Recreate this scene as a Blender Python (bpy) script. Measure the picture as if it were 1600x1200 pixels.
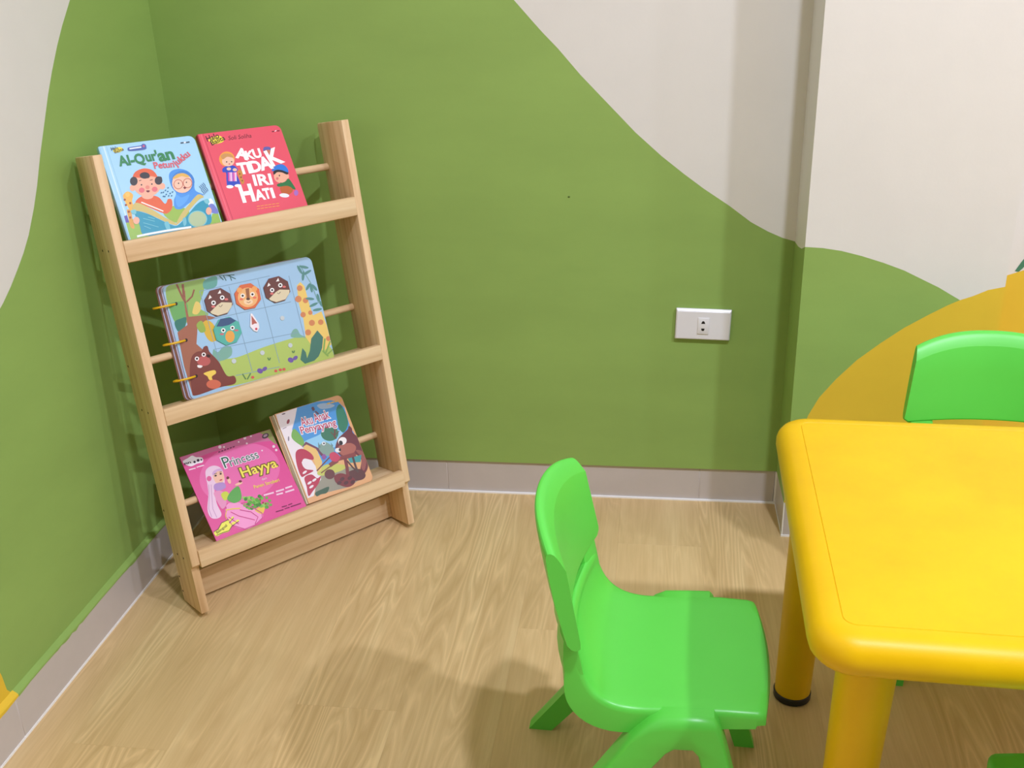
import bpy, bmesh, math, random
from mathutils import Matrix, Vector

# ------------------------------------------------------------------ reset
for o in list(bpy.data.objects):
    bpy.data.objects.remove(o, do_unlink=True)
scene = bpy.context.scene
COL = scene.collection
random.seed(7)
R = math.radians

# ------------------------------------------------------------------ camera
# X runs along the back wall, -Y towards the photographer, origin in the room corner
YAW, PITCH, ROLL = -0.1483, 0.4034, -0.0360
CAM = Vector((1.0411, -2.1057, 1.1980))
F_PX = 1571.9
_f = Vector((math.sin(YAW) * math.cos(PITCH), math.cos(YAW) * math.cos(PITCH), -math.sin(PITCH)))
_r = Vector((math.cos(YAW), -math.sin(YAW), 0))
_u = _r.cross(_f)
cR = math.cos(ROLL) * _r + math.sin(ROLL) * _u
cU = -math.sin(ROLL) * _r + math.cos(ROLL) * _u
cam_d = bpy.data.cameras.new('camera')
cam = bpy.data.objects.new('camera', cam_d)
COL.objects.link(cam)
cam.matrix_world = Matrix(((cR.x, cU.x, -_f.x, CAM.x), (cR.y, cU.y, -_f.y, CAM.y),
                           (cR.z, cU.z, -_f.z, CAM.z), (0, 0, 0, 1)))
cam_d.sensor_fit = 'HORIZONTAL'
cam_d.sensor_width = 36
cam_d.lens = F_PX / 1600 * 36
cam_d.clip_start = 0.02
scene.camera = cam

# ------------------------------------------------------------------ light
world = bpy.data.worlds.new('world')
scene.world = world
world.use_nodes = True
world.node_tree.nodes['Background'].inputs[0].default_value = (1.0, 0.96, 0.9, 1)
world.node_tree.nodes['Background'].inputs[1].default_value = 0.15
CEIL = 3.1
def downlight(x, y, power, size=0.15, col=(0.92, 0.97, 1.2)):  # serves the room's downlights and the added fill lamps alike
    l = bpy.data.lights.new('ceiling_downlight_or_fill', 'AREA')
    l.shape = 'DISK'; l.size = size; l.energy = power; l.color = col
    o = bpy.data.objects.new('ceiling_downlight_or_fill', l)
    o.location = (x, y, CEIL - 0.012)
    COL.objects.link(o)
    return o
downlight(3.08, -1.86, 62)
downlight(1.61, -1.80, 50)
downlight(4.90, -1.86, 44)  # added fill lamp, brightens the left side by bounce off the right wall
downlight(1.61, -4.6, 3)  # added weak fill lamp behind the camera, no such source known
downlight(4.90, -4.6, 8)  # second added fill lamp in the unseen rear of the room

vs = scene.view_settings
vs.view_transform = 'Standard'
vs.look = 'None'
vs.gamma = 1.0
vs.use_curve_mapping = False
vs.exposure = 0.0

# ------------------------------------------------------------------ helpers
def lin(c):
    c = c / 255
    return c / 12.92 if c <= 0.04045 else ((c + 0.055) / 1.055) ** 2.4
def rgb(r, g, b):
    return (lin(r), lin(g), lin(b), 1)

def new_obj(name, me, parent=None, mats=None, smooth=None):
    o = bpy.data.objects.new(name, me)
    COL.objects.link(o)
    if parent is not None:
        o.parent = parent
    for m in (mats or []):
        me.materials.append(m)
    if smooth is not None:
        me.shade_smooth()
        me.set_sharp_from_angle(angle=R(smooth))
    return o

def from_bm(name, bm, parent=None, mats=None, smooth=None):
    me = bpy.data.meshes.new(name)
    bm.normal_update()
    bm.to_mesh(me)
    bm.free()
    return new_obj(name, me, parent, mats, smooth)

def from_data(name, v, f, parent=None, mats=None, smooth=None, fix=False):
    bm = bmesh.new()
    vv = [bm.verts.new(p) for p in v]
    for q in f:
        try:
            bm.faces.new([vv[i] for i in q])
        except ValueError:
            pass
    if fix:
        bmesh.ops.recalc_face_normals(bm, faces=bm.faces[:])
    return from_bm(name, bm, parent, mats, smooth)

def empty(name, M=None, parent=None):
    o = bpy.data.objects.new(name, None)
    o.empty_display_size = 0.05
    COL.objects.link(o)
    if parent is not None:
        o.parent = parent
    if M is not None:
        o.matrix_world = M
    return o

def tag(o, label, cat, group=None):
    o['label'] = label
    o['category'] = cat
    if group:
        o['group'] = group
    return o

def structure(o, label=None):
    o['kind'] = 'structure'
    if label:
        o['label'] = label
        o['category'] = label.split('|')[0] if False else o.name.split('_')[0]
    return o

def bm_box(bm, x0, x1, y0, y1, z0, z1):
    v = [bm.verts.new(p) for p in ((x0, y0, z0), (x1, y0, z0), (x1, y1, z0), (x0, y1, z0),
                                   (x0, y0, z1), (x1, y0, z1), (x1, y1, z1), (x0, y1, z1))]
    fs = [bm.faces.new([v[i] for i in q]) for q in
          ((0, 3, 2, 1), (4, 5, 6, 7), (0, 1, 5, 4), (1, 2, 6, 5), (2, 3, 7, 6), (3, 0, 4, 7))]
    return fs

def box(name, x0, x1, y0, y1, z0, z1, mat, parent=None, bev=0.0, seg=2):
    bm = bmesh.new()
    bm_box(bm, x0, x1, y0, y1, z0, z1)
    if bev:
        bmesh.ops.bevel(bm, geom=bm.edges[:], offset=bev, segments=seg, affect='EDGES', profile=0.5)
    return from_bm(name, bm, parent, [mat], 40 if bev else None)

def prism(name, poly, axis, a0, a1, mat, parent=None, bev=0.0, seg=3, smooth=40):
    """poly: 2D points; axis: 'x','y','z' = extrusion axis; returns a solid."""
    def P(p, a):
        return {'x': (a, p[0], p[1]), 'y': (p[0], a, p[1]), 'z': (p[0], p[1], a)}[axis]
    bm = bmesh.new()
    n = len(poly)
    A = [bm.verts.new(P(p, a0)) for p in poly]
    B = [bm.verts.new(P(p, a1)) for p in poly]
    bm.faces.new(A); bm.faces.new(B[::-1])
    for i in range(n):
        j = (i + 1) % n
        bm.faces.new((A[j], A[i], B[i], B[j]))
    bmesh.ops.recalc_face_normals(bm, faces=bm.faces[:])
    if bev:
        bmesh.ops.bevel(bm, geom=bm.edges[:], offset=bev, segments=seg, affect='EDGES', profile=0.5)
    return from_bm(name, bm, parent, [mat] if mat else None, smooth)

def loft(name, rings, mat, parent=None, caps=True, smooth=40):
    bm = bmesh.new()
    V = [[bm.verts.new(p) for p in r] for r in rings]
    n = len(rings[0])
    for a, b in zip(V, V[1:]):
        for i in range(n):
            j = (i + 1) % n
            bm.faces.new((a[i], a[j], b[j], b[i]))
    if caps:
        bm.faces.new(V[0][::-1]); bm.faces.new(V[-1])
    bmesh.ops.recalc_face_normals(bm, faces=bm.faces[:])
    return from_bm(name, bm, parent, [mat], smooth)

def tube(name, p0, p1, r0, r1, mat, parent=None, n=24, rounded=0.0):
    p0, p1 = Vector(p0), Vector(p1)
    d = (p1 - p0).normalized()
    a = d.orthogonal().normalized(); b = d.cross(a)
    def ring(c, r):
        return [c + r * (math.cos(t) * a + math.sin(t) * b) for t in [2 * math.pi * i / n for i in range(n)]]
    rings = []
    if rounded:
        rings += [ring(p0, r0 - rounded), ring(p0 + d * rounded, r0)]
    else:
        rings.append(ring(p0, r0))
    if rounded:
        rings += [ring(p1 - d * rounded, r1), ring(p1, r1 - rounded)]
    else:
        rings.append(ring(p1, r1))
    return loft(name, rings, mat, parent)

def rrect(w0, w1, h0, h1, r, n=6):
    pts = []
    rs = r if isinstance(r, (tuple, list)) else (r, r, r, r)   # BL, BR, TR, TL
    for (cx, cy, a0), q in zip(((w0, h0, 180), (w1, h0, 270), (w1, h1, 0), (w0, h1, 90)), rs):
        sx = 1 if a0 in (180, 90) else -1
        sy = 1 if a0 in (180, 270) else -1
        if q <= 1e-6:
            pts.append((cx, cy)); continue
        for i in range(n + 1):
            t = R(a0 + 90 * i / n)
            pts.append((cx + sx * q + q * math.cos(t), cy + sy * q + q * math.sin(t)))
    return pts

# ------------------------------------------------------------------ materials
def mat_new(name):
    m = bpy.data.materials.new(name)
    m.use_nodes = True
    nt = m.node_tree
    return m, nt, nt.nodes['Principled BSDF']

def nd(nt, typ, **kw):
    n = nt.nodes.new(typ)
    for k, v in kw.items():
        setattr(n, k, v)
    return n

def obj_coord(nt, scale=(1, 1, 1), rand=False):
    tc = nd(nt, 'ShaderNodeTexCoord')
    mp = nd(nt, 'ShaderNodeMapping')
    mp.inputs['Scale'].default_value = scale
    nt.links.new(tc.outputs['Object'], mp.inputs['Vector'])
    if rand:
        oi = nd(nt, 'ShaderNodeObjectInfo')
        mu = nd(nt, 'ShaderNodeVectorMath', operation='MULTIPLY')
        cb = nd(nt, 'ShaderNodeCombineXYZ')
        for i in range(3):
            nt.links.new(oi.outputs['Random'], cb.inputs[i])
        nt.links.new(cb.outputs[0], mu.inputs[0])
        mu.inputs[1].default_value = (37.0, 53.0, 71.0)
        nt.links.new(mu.outputs[0], mp.inputs['Location'])
    return mp.outputs['Vector']

def noise(nt, vec, scale, detail=4, rough=0.55, dist=0.0):
    n = nd(nt, 'ShaderNodeTexNoise')
    n.inputs['Scale'].default_value = scale
    n.inputs['Detail'].default_value = detail
    n.inputs['Roughness'].default_value = rough
    n.inputs['Distortion'].default_value = dist
    nt.links.new(vec, n.inputs['Vector'])
    return n.outputs['Fac']

def ramp(nt, fac, stops):
    r = nd(nt, 'ShaderNodeValToRGB')
    el = r.color_ramp.elements
    while len(el) < len(stops):
        el.new(0.5)
    for e, (p, c) in zip(el, stops):
        e.position = p; e.color = c
    nt.links.new(fac, r.inputs['Fac'])
    return r.outputs['Color']

def mixc(nt, fac, a, b, mode='MIX'):
    m = nd(nt, 'ShaderNodeMix', data_type='RGBA', blend_type=mode)
    for s, v in ((0, fac), (6, a), (7, b)):
        if isinstance(v, (int, float)):
            m.inputs[s].default_value = v
        elif isinstance(v, tuple):
            m.inputs[s].default_value = v
        else:
            nt.links.new(v, m.inputs[s])
    return m.outputs[2]

def bump(nt, h, strength, dist, bsdf):
    b = nd(nt, 'ShaderNodeBump')
    b.inputs['Strength'].default_value = strength
    b.inputs['Distance'].default_value = dist
    nt.links.new(h, b.inputs['Height'])
    nt.links.new(b.outputs[0], bsdf.inputs['Normal'])

def paint(name, c, var=0.05, rough=0.6, streak=(3, 3, 3), bumps=0.12):
    m, nt, b = mat_new(name)
    v = obj_coord(nt, streak)
    f = noise(nt, v, 2.2, 5, 0.6)
    lo = tuple(x * (1 - var) for x in c[:3]) + (1,)
    hi = tuple(min(1, x * (1 + var)) for x in c[:3]) + (1,)
    nt.links.new(ramp(nt, f, [(0.3, lo), (0.7, hi)]), b.inputs['Base Color'])
    b.inputs['Roughness'].default_value = rough
    b.inputs['Specular IOR Level'].default_value = 0.35
    v2 = obj_coord(nt)
    bump(nt, noise(nt, v2, 160, 3), bumps, 0.001, b)
    return m

def plain(name, c, rough=0.4, spec=0.5):
    m, nt, b = mat_new(name)
    v = obj_coord(nt)
    f = noise(nt, v, 30, 3)
    lo = tuple(x * 0.97 for x in c[:3]) + (1,)
    nt.links.new(ramp(nt, f, [(0.3, lo), (0.7, c)]), b.inputs['Base Color'])
    b.inputs['Roughness'].default_value = rough
    b.inputs['Specular IOR Level'].default_value = spec
    return m

def plastic(name, c, c2, rough=0.38, scale=3, bumpy=0.05, spec=0.5):
    m, nt, b = mat_new(name)
    v = obj_coord(nt)
    f = noise(nt, v, scale, 5, 0.6)
    nt.links.new(ramp(nt, f, [(0.35, c2), (0.6, c)]), b.inputs['Base Color'])
    b.inputs['Roughness'].default_value = rough
    b.inputs['Specular IOR Level'].default_value = spec
    bump(nt, noise(nt, v, 700, 2), bumpy, 0.0006, b)
    return m

def pine(name, axis, tone=1.0):
    """pale pine with grain running along the given local axis"""
    m, nt, b = mat_new(name)
    sc = {'x': (1.6, 26, 26), 'z': (26, 26, 1.6)}[axis]
    v = obj_coord(nt, sc, rand=True)
    f = noise(nt, v, 1.3, 6, 0.6, 0.6)
    t = lambda r, g, b_: tuple(x * tone for x in rgb(r, g, b_)[:3]) + (1,)
    c = ramp(nt, f, [(0.28, t(206, 168, 120)), (0.45, t(224, 190, 144)), (0.6, t(232, 202, 157)), (0.78, t(240, 214, 172))])
    sc2 = {'x': (0.7, 9, 9), 'z': (9, 9, 0.7)}[axis]
    v2 = obj_coord(nt, sc2, rand=True)
    w = nd(nt, 'ShaderNodeTexWave', wave_type='RINGS', rings_direction='Y' if axis == 'x' else 'Z')
    w.inputs['Scale'].default_value = 1.8
    w.inputs['Distortion'].default_value = 5.0
    w.inputs['Detail'].default_value = 3
    w.inputs['Detail Scale'].default_value = 0.8
    nt.links.new(v2, w.inputs['Vector'])
    g = ramp(nt, w.outputs['Fac'], [(0.0, (0.78, 0.70, 0.60, 1)), (0.3, (1, 1, 1, 1)), (1.0, (1, 1, 1, 1))])
    nt.links.new(mixc(nt, 0.5 if axis == 'z' else 0.3, c, g, 'MULTIPLY'), b.inputs['Base Color'])
    b.inputs['Roughness'].default_value = 0.55
    b.inputs['Specular IOR Level'].default_value = 0.3
    bump(nt, f, 0.1, 0.001, b)
    return m

def floor_wood():
    m, nt, b = mat_new('oak_plank')
    oi = nd(nt, 'ShaderNodeObjectInfo')
    v = obj_coord(nt, (1, 1, 1), rand=True)
    # warp
    tc = nd(nt, 'ShaderNodeTexCoord')
    mp = nd(nt, 'ShaderNodeMapping')
    mp.inputs['Scale'].default_value = (10, 1.1, 1)
    nt.links.new(tc.outputs['Object'], mp.inputs['Vector'])
    cb = nd(nt, 'ShaderNodeCombineXYZ')
    mr = nd(nt, 'ShaderNodeMath', operation='MULTIPLY_ADD')
    mr.inputs[1].default_value = 2.4; mr.inputs[2].default_value = -1.2
    nt.links.new(oi.outputs['Random'], mr.inputs[0])
    ml = nd(nt, 'ShaderNodeMath', operation='MULTIPLY')
    ml.inputs[1].default_value = 57.0
    nt.links.new(oi.outputs['Random'], ml.inputs[0])
    fr = nd(nt, 'ShaderNodeMath', operation='FRACT')
    nt.links.new(ml.outputs[0], fr.inputs[0])
    nt.links.new(mr.outputs[0], cb.inputs[0])
    nt.links.new(fr.outputs[0], cb.inputs[1])
    nt.links.new(ml.outputs[0], cb.inputs[2])
    nt.links.new(cb.outputs[0], mp.inputs['Location'])
    warp = noise(nt, mp.outputs[0], 0.75, 3, 0.5, 0.3)
    # growth rings: bands of a slow noise give cathedral shapes
    mm = nd(nt, 'ShaderNodeMath', operation='MULTIPLY'); mm.inputs[1].default_value = 27.0
    nt.links.new(warp, mm.inputs[0])
    sn = nd(nt, 'ShaderNodeMath', operation='SINE')
    mm2 = nd(nt, 'ShaderNodeMath', operation='MULTIPLY'); mm2.inputs[1].default_value = 6.283
    nt.links.new(mm.outputs[0], mm2.inputs[0]); nt.links.new(mm2.outputs[0], sn.inputs[0])
    sh = nd(nt, 'ShaderNodeMath', operation='MULTIPLY_ADD'); sh.inputs[1].default_value = 0.5; sh.inputs[2].default_value = 0.5
    nt.links.new(sn.outputs[0], sh.inputs[0])
    base = noise(nt, obj_coord(nt, (14, 1.2, 1), rand=True), 1.2, 5, 0.6, 0.2)
    col = ramp(nt, base, [(0.25, rgb(198, 168, 118)), (0.5, rgb(208, 178, 128)), (0.75, rgb(217, 190, 140))])
    rings = ramp(nt, sh.outputs[0], [(0.0, (0.89, 0.86, 0.81, 1)), (0.3, (0.975, 0.97, 0.96, 1)), (0.8, (1.0, 1.0, 1.0, 1)), (1.0, (1.13, 1.135, 1.15, 1))])
    # rings fade in and out
    fade = ramp(nt, noise(nt, obj_coord(nt, (5, 0.8, 1), rand=True), 1.1, 2), [(0.38, (0.05, 0.05, 0.05, 1)), (0.6, (1, 1, 1, 1))])
    col = mixc(nt, fade, col, mixc(nt, 1.0, col, rings, 'MULTIPLY'))
    fine = noise(nt, obj_coord(nt, (260, 7, 1), rand=True), 1.0, 4, 0.65)
    fcol = ramp(nt, fine, [(0.3, (0.93, 0.91, 0.88, 1)), (0.62, (1.03, 1.03, 1.03, 1))])
    col = mixc(nt, 0.8, col, fcol, 'MULTIPLY')
    tone = ramp(nt, oi.outputs['Random'], [(0.0, (0.98, 0.98, 0.98, 1)), (1.0, (1.02, 1.018, 1.015, 1))])
    col = mixc(nt, 1.0, col, tone, 'MULTIPLY')
    nt.links.new(col, b.inputs['Base Color'])
    b.inputs['Roughness'].default_value = 0.42
    b.inputs['Specular IOR Level'].default_value = 0.4
    bump(nt, fine, 0.12, 0.0008, b)
    return m

def print_mat():
    m, nt, b = mat_new('printed_ink')
    a = nd(nt, 'ShaderNodeVertexColor', layer_name='ink')
    nt.links.new(a.outputs['Color'], b.inputs['Base Color'])
    b.inputs['Roughness'].default_value = 0.36
    b.inputs['Specular IOR Level'].default_value = 0.4
    return m

GREEN = paint('green_wall_paint', rgb(142, 173, 89), 0.06, 0.6, (1.2, 1, 3.2))
CREAM = paint('cream_wall_paint', rgb(220, 217, 208), 0.02, 0.65)
MUSTARD = paint('mustard_wall_paint', rgb(226, 188, 54), 0.05, 0.6, (2, 2, 2))
FARWALL = paint('beige_wall_paint', rgb(150, 146, 132), 0.03)
TEAL = paint('teal_wall_paint', rgb(72, 125, 95), 0.05)
TILE = plain('taupe_ceramic_tile', rgb(196, 187, 180), 0.3)
GROUT = plain('white_grout', rgb(244, 242, 238), 0.6, 0.3)
OAK = floor_wood()
UNDER = plain('floor_underlay', rgb(92, 76, 54), 0.8)
PINE_Z = pine('pine_upright', 'z', 1.02)
PINE_X = pine('pine_crosswise', 'x', 0.98)
HOLE = plain('dark_screw_hole', rgb(50, 34, 22), 0.7)
LIME = plastic('lime_green_plastic', rgb(92, 205, 72), rgb(88, 200, 69), 0.36)
YELLOW = plastic('yellow_plastic', rgb(228, 184, 1), rgb(220, 173, 1), 0.4, 5, 0.12, 0.3)
BLACK = plain('black_rubber', rgb(22, 22, 24), 0.5)
WHITE = plain('white_socket_plastic', rgb(232, 230, 230), 0.3)
DARK = plain('black_slot', rgb(14, 14, 14), 0.6)
INK = print_mat()

# ------------------------------------------------------------------ room shell
XR, YF = 5.6, -6.4          # far right wall, wall behind the photographer
BB = 0.0855                  # top of the tile skirting
WL = -0.006                  # plane of the left wall

def wall_faces(name, polys, to3d, thick_dir, parent=None):
    """polys: [(material, [2D pts])], all in one plane; a slab behind closes the wall."""
    bm = bmesh.new()
    mats = []
    cache = {}
    for mat, pts in polys:
        if mat not in mats:
            mats.append(mat)
        vs_ = []
        for p in pts:
            k = (round(p[0], 5), round(p[1], 5))
            if k not in cache:
                cache[k] = bm.verts.new(to3d(*p))
            vs_.append(cache[k])
        f = bm.faces.new(vs_)
        f.material_index = mats.index(mat)
    return from_bm(name, bm, parent, mats)

# green hill edge on the back wall (x, z), from its peak in the corner down to the pillar
edge_back = [(WL, 1.80), (0.15, 1.755), (0.3, 1.655), (0.45, 1.50), (0.58, 1.34), (0.68, 1.21), (0.758, 1.1149), (0.7926, 1.0759), (0.8126, 1.0538), (0.844, 1.0216),
             (0.8885, 0.9703), (0.9427, 0.9144), (1.0003, 0.855), (1.0545, 0.8065), (1.1, 0.7705), (1.1427, 0.7388), (1.1965, 0.7029),
             (1.2413, 0.6691), (1.2778, 0.6488), (1.3086, 0.6352), (1.335, 0.6276)]
PX0, PX1, PY = 1.334, 1.7143, -0.143
back_yel = [(1.70, 0.533), (1.7638, 0.5578), (1.7944, 0.5689), (1.9, 0.60), (2.05, 0.62), (2.25, 0.61), (2.5, 0.55), (2.75, 0.44), (2.95, 0.30), (3.1, 0.0855)]
wall_back = wall_faces('wall_back', [
    (GREEN, [(WL, BB), (1.335, BB)] + edge_back[::-1]),
    (CREAM, edge_back + [(1.335, CEIL), (WL, CEIL)]),
    (CREAM, [(1.335, BB), (1.70, BB), (1.70, 0.533), (1.70, CEIL), (1.335, CEIL), (1.335, 0.6276)]),
    (MUSTARD, [(1.70, BB), (3.1, BB)] + back_yel[::-1][1:]),
    (CREAM, back_yel + [(XR, BB), (XR, CEIL), (1.70, CEIL)]),
], lambda x, z: (x, 0, z), 1)
structure(wall_back)
# plaster edge above the skirting, and the masonry behind
box('plaster_edge', WL, XR, 0.0002, 0.012, BB, BB + 0.02, GREEN, wall_back)
box('masonry', WL - 0.1, XR + 0.1, 0.012, 0.12, -0.02, CEIL, CREAM, wall_back)
prism('painted_stem', [(1.777, 0.567), (1.7845, 0.5655), (1.792, 0.574), (1.806, 0.602), (1.814, 0.625), (1.807, 0.628), (1.797, 0.604), (1.786, 0.585)],
      'y', -0.0006, -0.0001, TEAL, wall_back)
box('paint_fleck', 0.8605, 0.8645, -0.0012, 0.0, 0.7215, 0.7245, plain('dark_green_fleck', rgb(70, 92, 36)), wall_back, 0.0005)

# left wall (y, z)
edge_left = [(0.0, 1.80), (-0.06, 1.70), (-0.13, 1.52), (-0.19, 1.36), (-0.25, 1.23), (-0.2978, 1.1487), (-0.3391, 1.1081), (-0.3682, 1.0759), (-0.4001, 1.0361), (-0.4261, 1.0004), (-0.4562, 0.9539),
             (-0.4851, 0.9099), (-0.5139, 0.8609), (-0.5366, 0.8275), (-0.5671, 0.7887), (-0.5917, 0.7644), (-0.6164, 0.744),
             (-0.645, 0.7219), (-0.6739, 0.7028), (-0.6961, 0.6908), (-0.78, 0.652), (-0.92, 0.62), (-1.1, 0.61), (-1.35, 0.64), (-1.6, 0.70), (-1.9, 0.72), (-2.2, 0.68), (-2.6, 0.52)]
yel_left = [(-0.886, BB), (-0.8972, 0.1027), (-0.8995, 0.1336), (-0.9048, 0.1562), (-0.918, 0.20), (-0.945, 0.26), (-1.0, 0.33), (-1.1, 0.41), (-1.3, 0.48), (-1.6, 0.50), (-2.0, 0.45), (-2.4, 0.34), (-2.6, 0.25)]
wall_left = wall_faces('wall_left', [
    (GREEN, [(0, BB)] + edge_left + yel_left[::-1]),
    (MUSTARD, yel_left + [(-2.6, BB)]),
    (CREAM, [(0, CEIL)] + [(YF, CEIL), (YF, BB), (-2.6, BB), (-2.6, 0.25), (-2.6, 0.52)] + edge_left[::-1][1:]),
], lambda y, z: (WL, y, z), -1)
structure(wall_left)
box('masonry', WL - 0.12, WL - 0.001, YF, 0.012, -0.02, CEIL, CREAM, wall_left)

structure(box('wall_right', XR, XR + 0.1, YF - 0.1, 0.12, -0.02, CEIL, CREAM))
structure(box('wall_front', WL - 0.12, XR + 0.1, YF - 0.1, YF, -0.02, CEIL, FARWALL))
structure(box('ceiling', WL - 0.12, XR + 0.1, YF - 0.1, 0.12, CEIL, CEIL + 0.08, plain('white_ceiling_paint', rgb(238, 236, 230), 0.8, 0.2)))

# pillar
pil_green = [(1.334, 0.6555), (1.367, 0.6535), (1.4032, 0.6479), (1.4425, 0.6378), (1.4848, 0.6243), (1.5246, 0.6092), (1.5587, 0.5923), (1.5924, 0.5757), (1.616, 0.5616), (1.6353, 0.5502)]
pil_yel = [(1.3345, BB), (1.3375, 0.1221), (1.3505, 0.2334), (1.3687, 0.2949), (1.3876, 0.3363), (1.4179, 0.3786), (1.4541, 0.4206), (1.4965, 0.4583), (1.5381, 0.4916),
           (1.583, 0.5208), (1.6158, 0.5404), (1.6353, 0.5502), (1.6578, 0.5586), (1.6842, 0.5714), (PX1, 0.5782)]
bm = bmesh.new()
mats = [GREEN, CREAM, MUSTARD]
def fpoly(pts, mi):
    f = bm.faces.new([bm.verts.new(p) for p in pts]); f.material_index = mi
fp = lambda pts: [(x, PY, z) for x, z in pts]
fpoly(fp([(PX0, BB)] + pil_yel[:12] + pil_green[::-1][1:]), 0)
fpoly(fp(pil_yel + [(PX1, BB)]), 2)
fpoly(fp(pil_green + pil_yel[12:] + [(PX1, CEIL), (PX0, CEIL)]), 1)
side_edge = [(0.0, 0.6272), (-0.05, 0.631), (-0.1, 0.640), (PY, 0.6555)]
fpoly([(PX0, 0, BB)] + [(PX0, y, z) for y, z in side_edge] + [(PX0, PY, BB)], 0)
fpoly([(PX0, y, z) for y, z in side_edge[::-1]] + [(PX0, 0, CEIL), (PX0, PY, CEIL)], 1)
fpoly([(PX1, PY, BB), (PX1, 0, BB), (PX1, 0, 0.55), (PX1, PY, 0.5782)], 2)
fpoly([(PX1, PY, 0.5782), (PX1, 0, 0.55), (PX1, 0, CEIL), (PX1, PY, CEIL)], 1)
bmesh.ops.remove_doubles(bm, verts=bm.verts[:], dist=1e-6)
wall_pillar = structure(from_bm('wall_pillar', bm, None, mats))
box('pillar_core', PX0 + 0.004, PX1 - 0.004, PY + 0.004, 0.0, -0.02, CEIL, CREAM, wall_pillar)

# skirting tiles
def tile_run(name, pieces):
    root = empty(name)
    structure(root)
    for b in pieces:
        box('tile', *b, TILE, root, 0.0008, 1)
    return root
G = 0.0007
xs = [0.003, 0.5602, 1.1610, PX0 - 0.002]
tile_run('baseboard_back', [(a + G, b - G, 0.005, 0.0118, 0.003, BB - 0.001) for a, b in zip(xs, xs[1:])] +
         [(a + G, b - G, 0.005, 0.0118, 0.003, BB - 0.001) for a, b in ((PX1 + 0.002, 2.31), (2.31, 2.91), (2.91, 3.51), (3.51, 4.11), (4.11, 4.71), (4.71, XR))])
ys = [0.0, -0.2965, -0.8965, -1.4965, -2.0965, -2.6965, -3.2965, -3.8965, -4.4965, -5.0965, -5.6965, YF]
bl = tile_run('baseboard_left', [(WL + 0.0002, 0.0028, b + G, a - G, 0.003, BB) for a, b in zip(ys, ys[1:])])
# wall paint carried over onto the top of the skirting
def paint_lip(y0, y1, mat):
    n = int((y0 - y1) / 0.012)
    v, f = [], []
    rnd = random.Random(5)
    for i in range(n + 1):
        y = y0 + (y1 - y0) * i / n
        d = BB - 0.0035 - 0.004 * rnd.random() * (0.5 + 0.5 * math.sin(i * 0.35))
        v += [(WL + 0.0001, y, BB + 0.007), (0.0016, y, BB + 0.0012), (0.0031, y, BB - 0.001), (0.0031, y, d)]
    for i in range(n):
        for k in range(3):
            a = i * 4 + k
            f.append((a, a + 1, a + 5, a + 4))
    from_data('paint_lip', v, f, bl, [mat])
paint_lip(-0.002, -0.886, GREEN)
paint_lip(-0.886, -2.6, MUSTARD)
tile_run('baseboard_pillar', [(PX0 + 0.0015, PX0 + 0.0038, PY + 0.003, -0.001, 0.003, BB - 0.001),
                              (PX0 + 0.0015, PX1 - 0.0015, PY + 0.0015, PY + 0.0038, 0.003, BB - 0.001),
                              (PX1 - 0.0038, PX1 - 0.0015, PY + 0.003, -0.001, 0.003, BB - 0.001)])
# grout: bead along the floor and in the tile joints
bm = bmesh.new()
bm_box(bm, 0.0, PX0, -0.0005, 0.0115, -0.002, 0.0034)
bm_box(bm, PX0 - 0.002, PX0 + 0.003, -0.0015, 0.0115, 0.0, BB - 0.001)
structure(from_bm('trim_1', bm, None, [GROUT]))
bm = bmesh.new()
for x in (0.5602, 1.1610, 2.31, 2.91, 3.51, 4.11):
    bm_box(bm, x - G, x + G, 0.0056, 0.0115, 0.0, BB - 0.001)
for y in ys[1:-1]:
    bm_box(bm, WL, 0.0021, y - G, y + G, 0.0, BB - 0.001)
structure(from_bm('trim_4', bm, None, [plain('beige_grout', rgb(206, 196, 188), 0.7)]))
bm = bmesh.new()
bm_box(bm, WL, 0.0042, YF, 0.0, -0.002, 0.0042)
structure(from_bm('trim_2', bm, None, [GROUT]))
bm = bmesh.new()
bm_box(bm, PX0 - 0.0005, PX1, PY - 0.001, PY + 0.004, -0.002, 0.0042)
bm_box(bm, PX0 + 0.0002, PX0 + 0.0038, PY, 0.0, -0.002, 0.003)
bm_box(bm, PX0 + 0.0004, PX0 + 0.003, PY + 0.0006, PY + 0.003, 0.0, BB - 0.0005)
bm_box(bm, PX0 - 0.0005, PX1, PY + 0.0006, PY + 0.0045, BB - 0.0015, BB)
structure(from_bm('trim_3', bm, None, [GROUT]))

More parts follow.
